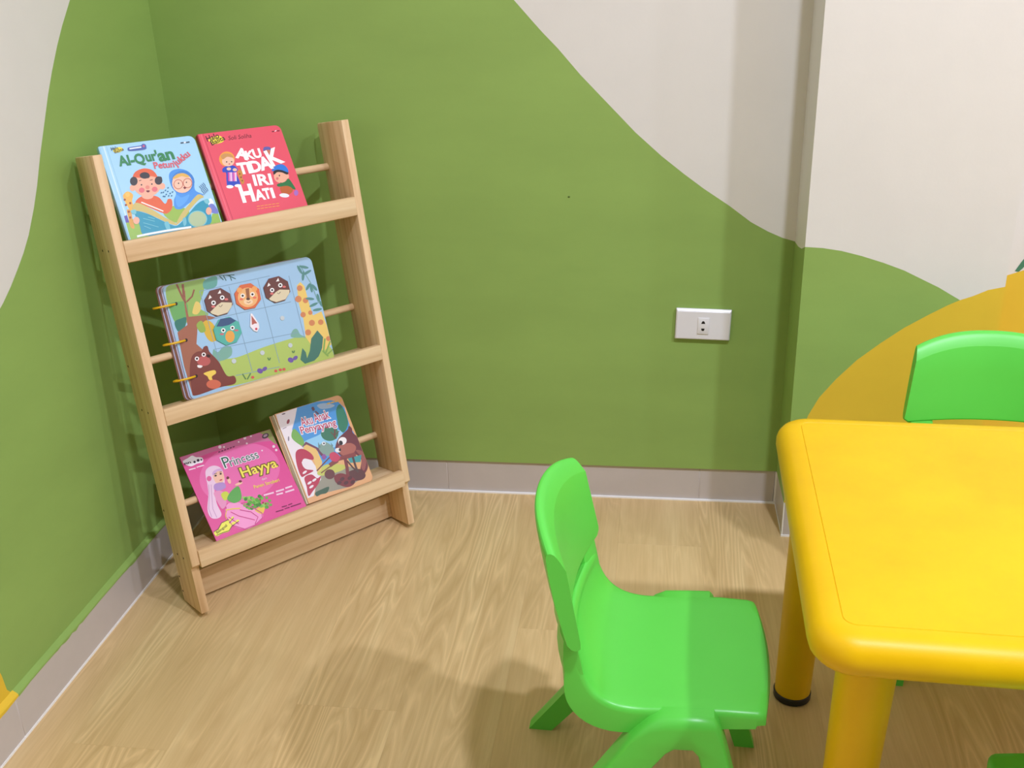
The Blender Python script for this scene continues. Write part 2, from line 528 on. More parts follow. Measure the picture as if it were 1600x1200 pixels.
# floor with single planks
floor = structure(box('floor', WL - 0.1, XR + 0.1, YF - 0.1, 0.11, -0.06, -0.008, UNDER))
PW, PL = 0.18, 1.22
joint = {-1: -0.485, 0: -0.90, 1: -1.31, 2: -0.77, 3: -1.13, 4: -0.52, 5: -0.20, 6: -0.86, 7: -0.40, 8: -1.05}
def plank_mesh(w, l):
    bm = bmesh.new()
    bm_box(bm, -w / 2, w / 2, -l / 2, l / 2, -0.008, 0.0)
    bmesh.ops.bevel(bm, geom=[e for e in bm.edges if all(v.co.z > -1e-5 for v in e.verts)], offset=0.00012, segments=1, affect='EDGES')
    me = bpy.data.meshes.new('plank')
    bm.normal_update(); bm.to_mesh(me); bm.free()
    me.materials.append(OAK)
    return me
cache = {}
for k in range(-1, 31):
    x0, x1 = max(0.0, 0.079 + PW * k), min(XR, 0.079 + PW * (k + 1))
    if x1 - x0 < 0.01:
        continue
    j = joint.get(k, -((k * 0.437) % 1.2) - 0.01)
    cuts = [0.0]
    y = j
    while y < -0.02 and y + PL < 0: y += PL
    while y > YF:
        if y < -0.02: cuts.append(y)
        y -= PL
    cuts.append(YF)
    for a, b in zip(cuts, cuts[1:]):
        if a - b < 0.02: continue
        key = (round(x1 - x0, 4), round(a - b, 4))
        if key not in cache:
            cache[key] = plank_mesh(x1 - x0 - 0.0001, a - b - 0.0001)
        o = bpy.data.objects.new('plank', cache[key])
        COL.objects.link(o)
        o.parent = floor
        o.location = ((x0 + x1) / 2, (a + b) / 2, 0)

# ------------------------------------------------------------------ wall socket
sk = tag(empty('wall_socket', Matrix.Translation((1.1525, 0.0, 0.4430)) @ Matrix.Rotation(R(1.6), 4, 'Y')),
         'white rectangular wall socket with one two-pin outlet on the green wall', 'socket')
bm = bmesh.new()
a = [bm.verts.new(p) for p in ((-0.0592, 0, -0.035), (0.0592, 0, -0.035), (0.0592, 0, 0.035), (-0.0592, 0, 0.035))]
b = [bm.verts.new(p) for p in ((-0.0592, -0.006, -0.035), (0.0592, -0.006, -0.035), (0.0592, -0.006, 0.035), (-0.0592, -0.006, 0.035))]
c = [bm.verts.new(p) for p in ((-0.0565, -0.0095, -0.0325), (0.0565, -0.0095, -0.0325), (0.0565, -0.0095, 0.0305), (-0.0565, -0.0095, 0.0305))]
for p, q in ((a, b), (b, c)):
    for i in range(4):
        bm.faces.new((p[i], p[(i + 1) % 4], q[(i + 1) % 4], q[i]))
bm.faces.new(c); bm.faces.new(a[::-1])
bmesh.ops.recalc_face_normals(bm, faces=bm.faces[:])
bmesh.ops.bevel(bm, geom=bm.edges[:], offset=0.0008, segments=2, affect='EDGES')
from_bm('plate', bm, sk, [WHITE], 30)
ins = box('outlet_insert', -0.0115, 0.0125, -0.0112, -0.009, -0.0205, 0.0165, WHITE, sk, 0.0006)
prism('pin_hole', [(-0.0042, 0.0035), (0.0042, 0.0035), (0.0035, 0.0062), (0.0018, 0.0095), (-0.0018, 0.0095), (-0.0035, 0.0062)], 'y', -0.0114, -0.0108, DARK, ins)
prism('pin_hole', [(-0.0036, -0.0073), (0.0036, -0.0073), (0.0032, -0.0108), (0.0018, -0.0128), (-0.0018, -0.0128), (-0.0032, -0.0108)], 'y', -0.0114, -0.0108, DARK, ins)

# ------------------------------------------------------------------ bookshelf
PSI, TH = 0.8299, 0.153
SU = Vector((math.cos(PSI), math.sin(PSI), 0)); SN = Vector((-SU.y, SU.x, 0)); SZ = Vector((0, 0, 1))
SS = SN * math.sin(TH) + SZ * math.cos(TH)
SB = SN * math.cos(TH) - SZ * math.sin(TH)      # towards the wall
SO = Vector((0.1030, -0.4895, 0.0))
SM = Matrix(((SU.x, SB.x, SS.x, SO.x), (SU.y, SB.y, SS.y, SO.y), (SU.z, SB.z, SS.z, SO.z), (0, 0, 0, 1)))
L, W, T, D, E_ = 0.897, 0.5138, 0.0165, 0.1032, 0.012
shelf = tag(empty('bookshelf', SM), 'pine ladder bookshelf with three ledges leaning across the green corner', 'bookshelf')
# local: x along, y = minus depth (front is -D), z up the lean
for x0 in (0.0, W - T):
    poly = [(0, 0), (-(D - E_), 0), (-(D - E_), 0.098), (-D, 0.1066), (-D, L), (-0.004, L), (0, L - 0.004)]
    st = prism('stile', poly, 'x', x0, x0 + T, PINE_Z, shelf, 0.0012, 2)
    xo = x0 - 0.0003 if x0 == 0 else x0 + T + 0.0003
    xi = x0 + 0.0005 if x0 == 0 else x0 + T - 0.0005
    for s, d in ((0.728, 0.030), (0.728, 0.064), (0.419, 0.030), (0.419, 0.064), (0.114, 0.030), (0.114, 0.062), (0.057, 0.007), (0.024, 0.007), (0.504, 0.011), (0.204, 0.011)):
        tube('screw_hole', (xo, -d, s), (xi, -d, s), 0.0022, 0.0022, HOLE, st, 10)
for k, (zt, zb) in enumerate(((0.7433, 0.7056), (0.4265, 0.3941), (0.1354, 0.0999))):
    pro = 0.004 if k == 2 else 0.0012
    box('front_rail', T, W - T, -(D + pro), -(D + pro - 0.016), zb, zt, PINE_X, shelf, 0.0015)
    fl = (0.715, 0.409, 0.1245)[k]
    box('ledge_board', T, W - T, -(D + pro - 0.0162), -0.004, fl - 0.012, fl, PINE_X, shelf, 0.001)
    tube('dowel', (T - 0.001, -0.0115, (0.807, 0.5035, 0.2036)[k]), (W - T + 0.001, -0.0115, (0.807, 0.5035, 0.2036)[k]), 0.0075, 0.0075, PINE_X, shelf, 20)
box('foot_board', T, W - T, -0.022, -0.006, 0.004, 0.060, PINE_X, shelf, 0.001)

# ------------------------------------------------------------------ flat print on book covers
FONT_CACHE = {}
def text_mesh(s, off=0.0, shear=0.0):
    key = (s, off, shear)
    if key in FONT_CACHE:
        return FONT_CACHE[key]
    cu = bpy.data.curves.new('t', 'FONT')
    cu.body = s; cu.size = 1.0; cu.offset = off; cu.shear = shear
    cu.resolution_u = 3
    o = bpy.data.objects.new('t', cu)
    COL.objects.link(o)
    dg = bpy.context.evaluated_depsgraph_get()
    dg.update()
    me = o.evaluated_get(dg).to_mesh()
    v = [(p.co.x, p.co.y) for p in me.vertices]
    f = [tuple(p.vertices) for p in me.polygons]
    o.evaluated_get(dg).to_mesh_clear()
    bpy.data.objects.remove(o, do_unlink=True)
    bpy.data.curves.remove(cu)
    FONT_CACHE[key] = (v, f)
    return v, f

def solve8(src, dst):
    A = []
    for (x, y), (u, v) in zip(src, dst):
        A.append([x, y, 1, 0, 0, 0, -u * x, -u * y, u])
        A.append([0, 0, 0, x, y, 1, -v * x, -v * y, v])
    n = 8
    for i in range(n):
        p = max(range(i, n), key=lambda r: abs(A[r][i]))
        A[i], A[p] = A[p], A[i]
        for r in range(n):
            if r != i:
                m = A[r][i] / A[i][i]
                for c in range(i, 9):
                    A[r][c] -= m * A[i][c]
    return [A[i][8] / A[i][i] for i in range(n)]

class Print:
    """flat artwork on a cover; drawn in the coordinates of a sketch whose four
    cover corners (top left, top right, bottom right, bottom left) are known."""
    def __init__(self, corners, w, h, step=0.000006):
        self.H = solve8(corners, [(0, h), (w, h), (w, 0), (0, 0)])
        self.w, self.h, self.step, self.lay = w, h, step, 1
        self.V, self.F, self.C = [], [], []
    def m(self, p):
        a = self.H
        d = a[6] * p[0] + a[7] * p[1] + 1
        return ((a[0] * p[0] + a[1] * p[1] + a[2]) / d, (a[3] * p[0] + a[4] * p[1] + a[5]) / d)
    def up(self, n=1):
        self.lay += 2 * n; return self
    def clampq(self, q):
        return (min(max(q[0], 0.0006), self.w - 0.0006), min(max(q[1], 0.0006), self.h - 0.0006))
    def add(self, pts, faces, col):
        V, Fc, C = self.V, self.F, self.C
        self.lay += 1
        b = len(V)
        V += [(q[0], -self.lay * self.step, q[1]) for q in map(self.clampq, pts)]
        for q in faces:
            Fc.append(tuple(b + i for i in q)); C.append(rgb(*col))
    def poly(self, col, pts):
        q = [self.m(p) for p in pts]
        out = []
        for p in map(self.clampq, q):
            if not out or (p[0] - out[-1][0]) ** 2 + (p[1] - out[-1][1]) ** 2 > 1e-12:
                out.append(p)
        area = sum(out[i - 1][0] * out[i][1] - out[i][0] * out[i - 1][1] for i in range(len(out)))
        if area < 0: out = out[::-1]
        self.add(out, [tuple(range(len(out)))], col); return self
    def blob(self, col, pts, n=5):
        k = len(pts); o = []
        for i in range(k):
            p0, p1, p2, p3 = (pts[(i + j - 1) % k] for j in range(4))
            for s in range(n):
                t = s / n
                o.append(tuple(0.5 * (2 * p1[a] + (p2[a] - p0[a]) * t + (2 * p0[a] - 5 * p1[a] + 4 * p2[a] - p3[a]) * t * t
                                      + (3 * p1[a] - p0[a] - 3 * p2[a] + p3[a]) * t ** 3) for a in (0, 1)))
        return self.poly(col, o)
    def ell(self, col, cx, cy, rx, ry=None, rot=0, n=20):
        ry = rx if ry is None else ry
        c, s = math.cos(R(rot)), math.sin(R(rot))
        return self.poly(col, [(cx + rx * math.cos(t) * c - ry * math.sin(t) * s, cy + rx * math.cos(t) * s + ry * math.sin(t) * c)
                               for t in [2 * math.pi * i / n for i in range(n)]])
    def line(self, col, pts, wd):
        q = [Vector(p) for p in pts]
        Lf, Rt = [], []
        for i, p in enumerate(q):
            d = (q[min(i + 1, len(q) - 1)] - q[max(i - 1, 0)]).normalized()
            nrm = Vector((-d.y, d.x)) * wd / 2
            Lf.append(tuple(p + nrm)); Rt.append(tuple(p - nrm))
        for i in range(len(q) - 1):
            self.poly(col, [Lf[i], Lf[i + 1], Rt[i + 1], Rt[i]])
        return self
    def text(self, col, s, p0, p1, hgt, off=0.0, shear=0.0, out=None, outw=0.05):
        """baseline runs from p0 to p1; hgt = capital height, in sketch units"""
        a, b = Vector(self.m(p0)), Vector(self.m(p1))
        k = (b - a).length / (Vector(p1) - Vector(p0)).length
        d = (b - a).normalized(); n = Vector((-d.y, d.x))
        v0, f0 = text_mesh(s, 0.0, shear)
        x0, x1 = min(p[0] for p in v0), max(p[0] for p in v0)
        sx = (b - a).length / (x1 - x0); sy = hgt * k / 0.70
        if out is not None:
            v, f = text_mesh(s, off + outw, shear)
            self.add([tuple(a + d * (p[0] - x0) * sx + n * p[1] * sy) for p in v], f, out)
            self.lay += 1
        v, f = text_mesh(s, off, shear)
        self.add([tuple(a + d * (p[0] - x0) * sx + n * p[1] * sy) for p in v], f, col)
        return self
    def sheet(self, col, r, x0=0.0, left_r=0.0):
        """the printed sheet itself, in the cover's outline"""
        pts = rrect(x0 + 0.0006, self.w - 0.0006, 0.0006, self.h - 0.0006, (left_r, r, r, left_r))
        self.add(pts, [tuple(range(len(pts)))], col)
        return self.up()
    def build(self, name, parent, y=0.0):
        me = bpy.data.meshes.new(name)
        me.from_pydata(self.V, [], self.F)
        at = me.attributes.new('ink', 'FLOAT_COLOR', 'CORNER')
        i = 0
        for p, c in zip(me.polygons, self.C):
            for _ in p.vertices:
                at.data[i].color = c; i += 1
        o = new_obj(name, me, parent, [INK])
        o.location.y = y
        return o

# ------------------------------------------------------------------ books
def book_root(name, u0, s0, d0, ti, ro=-0.02):
    M = Matrix.Translation((u0, -d0, s0)) @ Matrix(((1, 0, 0, 0), (0, math.cos(ti), math.sin(ti), 0), (0, -math.sin(ti), math.cos(ti), 0), (0, 0, 0, 1))) \
        @ Matrix.Rotation(-ro, 4, 'Y')
    return empty(name, SM @ M)

def board(name, w, h, y0, y1, mat, parent, r=0.010, x0=0.0, left_r=0.0, z0=0.0):
    return prism(name, rrect(x0, w, z0, h, (left_r, r, r, left_r)), 'y', y0, y1, mat, parent, 0.0005, 2, 40)

PAGE = plain('cream_page_edges', rgb(226, 212, 180), 0.7, 0.2)
SKYC = plain('pale_blue_cover', rgb(166, 214, 240), 0.3)
REDC = plain('coral_red_cover', rgb(232, 86, 104), 0.36)
REDS = plain('dark_red_spine', rgb(176, 44, 60), 0.4)
ZOOC = plain('sky_blue_card', rgb(166, 204, 232), 0.25)
BRWN = plain('brown_card', rgb(146, 100, 78), 0.4)
LAVC = plain('lavender_card', rgb(196, 190, 214), 0.3)
PINK = plain('hot_pink_cover', rgb(224, 84, 150), 0.4)
TANC = plain('tan_card', rgb(226, 172, 116), 0.5)
RING = plastic('yellow_ring_plastic', rgb(238, 190, 30), rgb(228, 178, 24), 0.35)
SKIN, SKN2 = (240, 178, 148), (246, 196, 168)

# ---- light blue book
w, h, th = 0.1807, 0.2033, 0.015
bk = tag(book_root('picture_book', 0.0430, 0.718, 0.0663, 0.3249), 'light blue picture book with two children reading, top ledge of shelf', 'book', 'children\'s books on the bookshelf')
cv = board('front_cover', w, h, 0.0, 0.0025, SKYC, bk, 0.012)
board('page_block', w - 0.003, h - 0.003, 0.0025, th - 0.0025, PAGE, bk, 0.010, 0.004, 0, 0.003)
board('back_cover', w, h, th - 0.0025, th, SKYC, bk, 0.012)
box('spine', -0.0025, 0.004, 0.0004, th - 0.0004, 0.0, h, SKYC, bk, 0.0018)
p = Print([(21, 189), (1006, 73), (1346, 1115), (382, 1291)], w, h)
p.sheet((166, 214, 240), 0.012)
p.poly((150, 200, 228), [(88, 180), (98, 179), (452, 1275), (440, 1277)])  # shade of the unmodelled hinge groove, painted as a darker line
p.poly((206, 234, 246), [(58, 184), (72, 182), (425, 1280), (412, 1284)])  # highlight along the hinge groove, painted as a paler line
p.poly((150, 190, 72), [(300, 985), (360, 940), (450, 1000), (560, 1090), (900, 1060), (1170, 1010), (1200, 890), (1260, 880), (1330, 1110), (382, 1290)])
p.blob((238, 246, 250), [(1140, 770), (1180, 730), (1215, 770), (1200, 800), (1150, 800)])
p.blob((112, 122, 200), [(1165, 800), (1210, 790), (1260, 860), (1250, 890), (1180, 870)]).poly((95, 80, 170), [(280, 915), (310, 905), (335, 980), (300, 985)])
p.up()
p.blob((236, 180, 72), [(270, 700), (310, 660), (350, 670), (375, 700), (365, 760), (380, 820), (350, 860), (310, 800), (285, 750)])
p.blob((222, 160, 62), [(310, 850), (350, 860), (372, 960), (390, 1040), (350, 1030), (325, 930)])
p.blob((150, 186, 66), [(690, 890), (770, 815), (880, 820), (960, 880), (830, 985)])
p.blob((72, 148, 226), [(748, 500), (780, 442), (870, 424), (960, 458), (1008, 540), (1022, 645), (1105, 690), (1070, 722), (960, 780), (880, 840), (812, 832), (800, 750), (822, 676), (775, 610)])
p.blob((226, 96, 44), [(398, 775), (450, 716), (560, 700), (640, 718), (700, 782), (722, 775), (738, 738), (778, 745), (782, 830), (735, 885), (680, 882), (560, 832), (460, 792)])
p.up()
p.blob((238, 196, 92), [(290, 680), (325, 665), (340, 700), (310, 715)])
for x, y in ((288, 745), (300, 800), (345, 780), (330, 870), (345, 930)): p.ell((150, 70, 40), x, y, 12)
p.ell(SKIN, 370, 622, 30, 34).ell(SKIN, 678, 604, 32, 34)
p.ell((56, 128, 205), 893, 560, 122, 118)
p.blob((90, 165, 236), [(820, 690), (880, 720), (960, 690), (930, 760), (860, 820), (825, 790)])
p.line((250, 240, 230), [(460, 770), (570, 815), (690, 864)], 12)
p.up()
p.ell(SKIN, 522, 585, 146, 128).blob(SKIN, [(470, 690), (580, 690), (575, 725), (525, 740), (475, 725)])
p.ell(SKN2, 886, 572, 106, 102)
p.blob((206, 186, 106), [(368, 850), (392, 780), (470, 792), (600, 862), (700, 925), (815, 985), (825, 1010), (740, 988), (600, 922), (480, 872)])
p.blob((206, 186, 106), [(822, 1008), (876, 890), (960, 788), (1050, 690), (1112, 716), (1060, 745), (965, 850), (900, 945)])
p.up()
p.blob((226, 98, 52), [(372, 515), (398, 455), (480, 420), (560, 430), (608, 468), (624, 510), (560, 500), (500, 520), (430, 515)])
p.blob((226, 178, 84), [(785, 525), (830, 480), (900, 468), (960, 500), (930, 512), (880, 500), (830, 520)])
p.blob((26, 150, 178), [(392, 868), (520, 890), (640, 945), (760, 1000), (840, 1010), (940, 905), (1045, 785), (1132, 752), (1172, 850), (1172, 1000), (900, 1052), (760, 1085), (500, 1118), (440, 1000)])
p.up()
for x, y, a, b in ((382, 552, 40, 46), (366, 540, 20, 24), (495, 492, 52, 34), (468, 488, 22, 22), (525, 498, 24, 24), (640, 545, 40, 44), (655, 525, 22, 22)): p.ell((48, 42, 46), x, y, a, b)
p.ell((226, 112, 118), 465, 646, 30, 27).ell((226, 112, 118), 600, 636, 30, 27).ell((228, 138, 118), 525, 616, 22, 20)
p.ell((50, 40, 45), 462, 590, 8).ell((50, 40, 45), 570, 582, 8)
p.poly((120, 30, 40), [(508, 650), (530, 646), (552, 650), (540, 668), (520, 668)])
p.line((60, 40, 40), [(435, 548), (460, 542)], 7).line((60, 40, 40), [(550, 542), (578, 536)], 7)
p.ell((50, 40, 45), 848, 574, 7).ell((50, 40, 45), 930, 564, 7).poly((110, 30, 40), [(895, 618), (915, 606), (930, 622), (912, 636)])
for cx, cy in ((846, 584), (942, 572)):
    p.line((190, 90, 70), [(cx + 46 * math.cos(t * .3491), cy + 48 * math.sin(t * .3491)) for t in range(19)], 6)
p.blob((110, 190, 205), [(700, 985), (740, 975), (760, 1040), (745, 1070), (715, 1040)]).blob((110, 190, 205), [(890, 950), (920, 930), (930, 990), (905, 1020)]).blob((120, 195, 205), [(1110, 755), (1150, 735), (1170, 770), (1140, 790)]).blob((120, 195, 205), [(350, 860), (400, 850), (405, 890), (370, 895)])
p.ell((120, 196, 204), 1046, 946, 100, 88).ell(SKIN, 408, 962, 34, 38).ell(SKIN, 1162, 862, 30, 40)
for a, b in (((530, 925), (600, 945)), ((480, 940), (600, 970)), ((480, 985), (640, 1030)), ((490, 1020), (560, 1048))): p.line((120, 200, 210), [a, b], 6)
for x, y in ((690, 668), (712, 648), (738, 622), (735, 660), (760, 680), (720, 690), (745, 705), (785, 665), (775, 705), (690, 710), (705, 712), (670, 672)): p.ell((44, 108, 150), x, y, 9, 7, -45)
for k in range(4): p.line((52, 92, 148), [(1062 + k * 13 + 13 * i + (i % 2) * 9, 606 - k * 12 + i * 22) for i in range(5)], 6)
p.up()
p.ell((178, 196, 150), 1046, 946, 90, 79)
p.line((240, 246, 246), [(415, 1128), (520, 1105), (700, 1072), (850, 1048), (980, 1030)], 22)
p.text((44, 132, 74), 'Al-Q', (240, 394), (505, 360), 104, 0.036)
p.text((44, 132, 74), "ur'", (522, 346), (640, 328), 98, 0.036)
p.text((44, 132, 74), 'an', (656, 344), (806, 316), 116, 0.038)
p.text((222, 92, 104), 'Petun', (600, 422), (806, 404), 68, 0.024)
p.text((222, 92, 104), 'jukku', (828, 398), (972, 282), 62, 0.026)
p.blob((246, 226, 60), [(165, 235), (200, 205), (245, 200), (270, 225), (235, 250), (190, 255)])
p.blob((74, 98, 172), [(318, 215), (335, 200), (450, 182), (470, 165), (500, 168), (512, 195), (495, 222), (340, 238)])
p.up()
p.text((30, 30, 26), 'Halo', (150, 236), (222, 222), 36, 0.02, 0.15)
p.text((30, 30, 26), 'Balita', (186, 262), (278, 230), 28, 0.02, 0.15)
p.line((236, 240, 248), [(336, 216), (460, 198)], 14).ell((200, 90, 130), 484, 188, 12)
p.line((60, 70, 90), [(868, 156), (900, 151)], 12).line((60, 70, 90), [(925, 150), (962, 144)], 12).line((244, 244, 244), [(902, 153), (922, 148)], 14)
p.build('cover_print', cv)

# ---- red book
w, h, th = 0.1748, 0.2038, 0.015
bk = tag(book_root('picture_book', 0.2345, 0.718, 0.0715, 0.3720), 'coral red picture book with chunky white title letters, top ledge of shelf', 'book', 'children\'s books on the bookshelf')
cv = board('front_cover', w, h, 0.0, 0.0025, REDC, bk, 0.012)
board('page_block', w - 0.003, h - 0.003, 0.0025, th - 0.0025, PAGE, bk, 0.010, 0.004, 0, 0.003)
board('back_cover', w, h, th - 0.0025, th, REDC, bk, 0.012)
box('spine', -0.0022, 0.004, 0.0004, th - 0.0004, 0.0, h, REDS, bk, 0.0018)
p = Print([(56, 147), (1012, 34), (1396, 1128), (456, 1297)], w, h)
p.sheet((232, 86, 104), 0.012)
p.poly((206, 64, 86), [(112, 140), (120, 139), (520, 1286), (510, 1288)]).poly((240, 112, 128), [(86, 143), (96, 142), (494, 1290), (482, 1292)])  # hinge groove painted flat: one shade line, one highlight line
p.blob((246, 226, 70), [(180, 215), (230, 180), (310, 165), (360, 205), (340, 240), (250, 262), (205, 240)])
p.ell((244, 164, 66), 396, 436, 92, 88)
p.blob((44, 74, 190), [(345, 548), (400, 515), (480, 515), (525, 560), (505, 600), (550, 712), (532, 746), (410, 752), (392, 700), (385, 600), (348, 590)])
p.blob((42, 118, 64), [(985, 730), (1075, 702), (1115, 665), (1165, 725), (1200, 790), (1150, 785), (1080, 758), (1000, 760)])
p.blob((190, 98, 44), [(1020, 765), (1110, 752), (1168, 792), (1140, 840), (1060, 862), (1030, 820)])
p.blob((98, 96, 168), [(822, 310), (850, 292), (900, 298), (905, 335), (830, 350)])
p.up()
p.ell(SKN2, 410, 462, 72, 60).ell((248, 244, 246), 430, 760, 42, 20).ell((248, 244, 246), 525, 748, 40, 18)
p.blob((206, 140, 60), [(520, 575), (555, 565), (580, 600), (575, 660), (600, 690), (580, 735), (550, 690), (530, 630)])
for i, c in enumerate(((190, 60, 160), (226, 150, 210), (240, 200, 230), (170, 80, 180), (236, 120, 180), (240, 214, 236))):
    x = 404 + i * 17
    p.poly(c, [(x, 592), (x + 17, 591), (x + 22, 697), (x + 4, 695)])
p.ell(SKIN, 1025, 640, 80, 76).ell(SKIN, 1097, 640, 26, 30)
p.ell((236, 240, 246), 1068, 862, 58, 24, 5).ell((170, 110, 190), 1206, 832, 26, 34)
p.blob((196, 116, 82), [(820, 365), (840, 335), (900, 330), (930, 360), (880, 372)])
p.text((34, 22, 24), 'Halo', (168, 232), (312, 188), 62, 0.015, 0.12)
p.text((34, 22, 24), 'Balita', (222, 278), (378, 208), 50, 0.015, 0.12)
p.text((70, 20, 30), 'Soli Soliha', (416, 216), (686, 184), 48, -0.004, 0.3)
p.line((110, 30, 44), [(922, 116), (948, 112)], 12).line((240, 220, 226), [(955, 114), (975, 100)], 10).line((110, 30, 44), [(982, 108), (1012, 104)], 12)
p.up()
p.blob((206, 150, 90), [(325, 400), (370, 372), (440, 380), (470, 420), (400, 410), (350, 440)])
for x, y in ((392, 470), (450, 468)): p.ell((80, 50, 50), x, y, 8)
p.ell((200, 60, 70), 424, 494, 10, 6).ell(SKN2, 418, 552, 26, 18).ell(SKN2, 488, 562, 26, 18)
p.blob((36, 34, 40), [(940, 612), (950, 570), (1040, 562), (1112, 590), (1100, 618), (1040, 594), (985, 590), (955, 615)])
p.ell((60, 40, 44), 1010, 630, 7, 10).ell((220, 120, 120), 985, 665, 16).line((150, 50, 50), [(1020, 712), (1034, 716)], 6)
for x, y in ((545, 610), (560, 650), (575, 690)): p.ell((130, 76, 36), x, y, 9)
p.up()
p.blob((44, 122, 216), [(925, 556), (968, 512), (1040, 498), (1096, 535), (1114, 592), (1040, 568), (980, 562), (930, 580)])
for s, a, b, hh in (('A', (506, 418), (628, 444), 128), ('K', (634, 438), (716, 430), 92), ('U', (722, 424), (806, 410), 96), ('T', (548, 612), (646, 600), 124), ('I', (660, 600), (682, 597), 124), ('D', (694, 592), (806, 572), 122),
                    ('A', (808, 566), (932, 540), 136), ('IRI', (726, 746), (932, 730), 122), ('H', (590, 938), (724, 920), 190), ('A', (748, 918), (846, 904), 112), ('T', (846, 900), (916, 889), 112), ('I', (936, 890), (958, 887), 112)):
    p.text((252, 250, 250), s, a, b, hh, 0.034 if 'I' in s else 0.046)
p.up()
p.text((252, 250, 250), 'K', (930, 520), (1056, 470), 168, 0.036)
for x, y, n_ in ((745, 992, 6), (748, 1022, 6)):
    for i in range(n_):
        p.line((248, 158, 84), [(x + i * 45, y - i * 6.4), (x + i * 45 + 36, y - i * 6.4 - 5)], 9)
p.build('cover_print', cv)

# ---- ring-bound animal book
w, h = 0.3228, 0.2271
bk = tag(book_root('activity_book', 0.0928, 0.4135, 0.0444, 0.1443), 'ring-bound jungle activity book with animal face tiles, middle ledge of shelf', 'book', 'children\'s books on the bookshelf')
cv = board('front_page', w, h, 0.0, 0.002, ZOOC, bk, 0.014, 0, 0.010)
for i, (dx, mt) in enumerate(((-0.003, LAVC), (-0.006, BRWN), (-0.0085, LAVC), (-0.0105, BRWN))):
    board('page', w + dx, h + 0.0005 * i, 0.0024 + i * 0.0024, 0.0044 + i * 0.0024, mt, bk, 0.014, dx, 0.010)
ZC = [(146, 317), (1240, 94), (1423, 860), (366, 1153)]
p = Print(ZC, w, h)
p.sheet((166, 204, 232), 0.014, 0.0, 0.010)
p.blob((152, 188, 98), [(180, 325), (330, 280), (465, 262), (455, 350), (425, 470), (490, 520), (410, 570), (340, 570), (290, 640), (215, 520)])
p.blob((104, 170, 156), [(458, 275), (545, 240), (550, 310), (500, 335), (455, 330)])
p.blob((180, 202, 104), [(520, 872), (700, 838), (900, 762), (1140, 690), (1230, 690), (1330, 720), (1415, 850), (1000, 960), (650, 1050), (560, 1000)])
p.poly((240, 206, 112), [(1140, 310), (1165, 285), (1195, 315), (1232, 450), (1258, 530), (1320, 500), (1375, 600), (1408, 740), (1340, 790), (1240, 740), (1205, 690), (1188, 560), (1150, 430)])
p.up()
p.blob((112, 176, 100), [(205, 450), (260, 430), (332, 440), (330, 560), (245, 572), (220, 520)])
p.blob((128, 178, 160), [(530, 860), (525, 780), (560, 800), (600, 760), (655, 760), (660, 820), (600, 860)]).blob((128, 178, 160), [(1100, 690), (1110, 640), (1140, 630), (1165, 670), (1200, 690)])
p.blob((60, 126, 112), [(240, 580), (290, 552), (328, 548), (312, 630), (268, 650)])
p.poly((166, 106, 82), [(298, 340), (318, 350), (325, 450), (345, 540), (470, 528), (545, 545), (410, 596), (408, 655), (402, 740), (470, 800), (420, 1100), (375, 1120), (310, 900), (262, 655), (335, 600), (312, 440)])
p.line((150, 92, 72), [(255, 300), (300, 400), (325, 440)], 14).line((150, 92, 72), [(385, 340), (370, 390), (330, 430)], 12).line((150, 92, 72), [(300, 300), (310, 400)], 18)
p.blob((232, 206, 112), [(372, 500), (395, 430), (425, 440), (435, 480), (410, 520), (380, 520)]).blob((222, 182, 62), [(445, 600), (480, 565), (530, 600), (560, 690), (520, 725), (475, 690)]).blob((150, 180, 80), [(402, 600), (440, 570), (470, 640), (430, 655)])
for x, y, r_ in ((1160, 330, 21), (1150, 410, 24), (1203, 420, 20), (1185, 525, 20), (1250, 585, 22), (1315, 580, 20), (1222, 655, 22), (1372, 700, 18), (1238, 510, 16)): p.ell((214, 138, 92), x, y, r_)
GL = (132, 162, 186)
for a, b in (((640, 318), (812, 940)), ((852, 264), (1012, 880)), ((425, 352), (600, 975)), ((1080, 240), (1198, 700)), ((425, 352), (940, 240)), ((480, 566), (1095, 430)), ((530, 780), (1150, 655)), ((690, 972), (1012, 908))): p.line(GL, [a, b], 4)
for a, b in (((570, 240), (600, 270)), ((600, 238), (620, 275)), ((630, 235), (690, 262)), ((645, 232), (660, 275)), ((550, 236), (680, 232))): p.line((70, 110, 110), [a, b], 7)
p.line((120, 168, 160), [(1160, 160), (1240, 290), (1300, 440)], 6)
for x, y, l_, r_ in ((1160, 195, 36, 60), (1190, 175, 36, 10), (1215, 215, 34, -30), (1185, 240, 36, 95), (1222, 320, 30, 120), (1245, 330, 32, 80), (1268, 325, 30, 50), (1235, 408, 32, 5), (1262, 452, 34, -25), (1290, 488, 34, -10), (1296, 400, 30, 75), (1318, 445, 26, 60)): p.ell((92, 146, 140), x, y, l_, 10, r_)
p.up()
p.blob((128, 66, 56), [(440, 790), (455, 762), (482, 756), (500, 800), (565, 870), (625, 972), (680, 975), (685, 1030), (570, 1060), (400, 1118), (372, 1090), (352, 950), (365, 840), (400, 800)])
p.poly((74, 124, 108), [(1165, 855), (1180, 770), (1205, 800), (1215, 845), (1235, 790), (1245, 700), (1290, 640), (1332, 690), (1325, 770), (1300, 830), (1268, 862), (1200, 885)])
for a, b in (((1335, 800), (1345, 700)), ((1350, 810), (1385, 720)), ((1365, 815), (1405, 780)), ((1330, 790), (1370, 830))): p.line((140, 176, 90), [a, b], 12)
for x, y in ((885, 935), (1110, 855)): p.ell((116, 92, 164), x - 16, y + 3, 22, 18, 30).ell((116, 92, 164), x + 18, y - 12, 20, 14, -40)
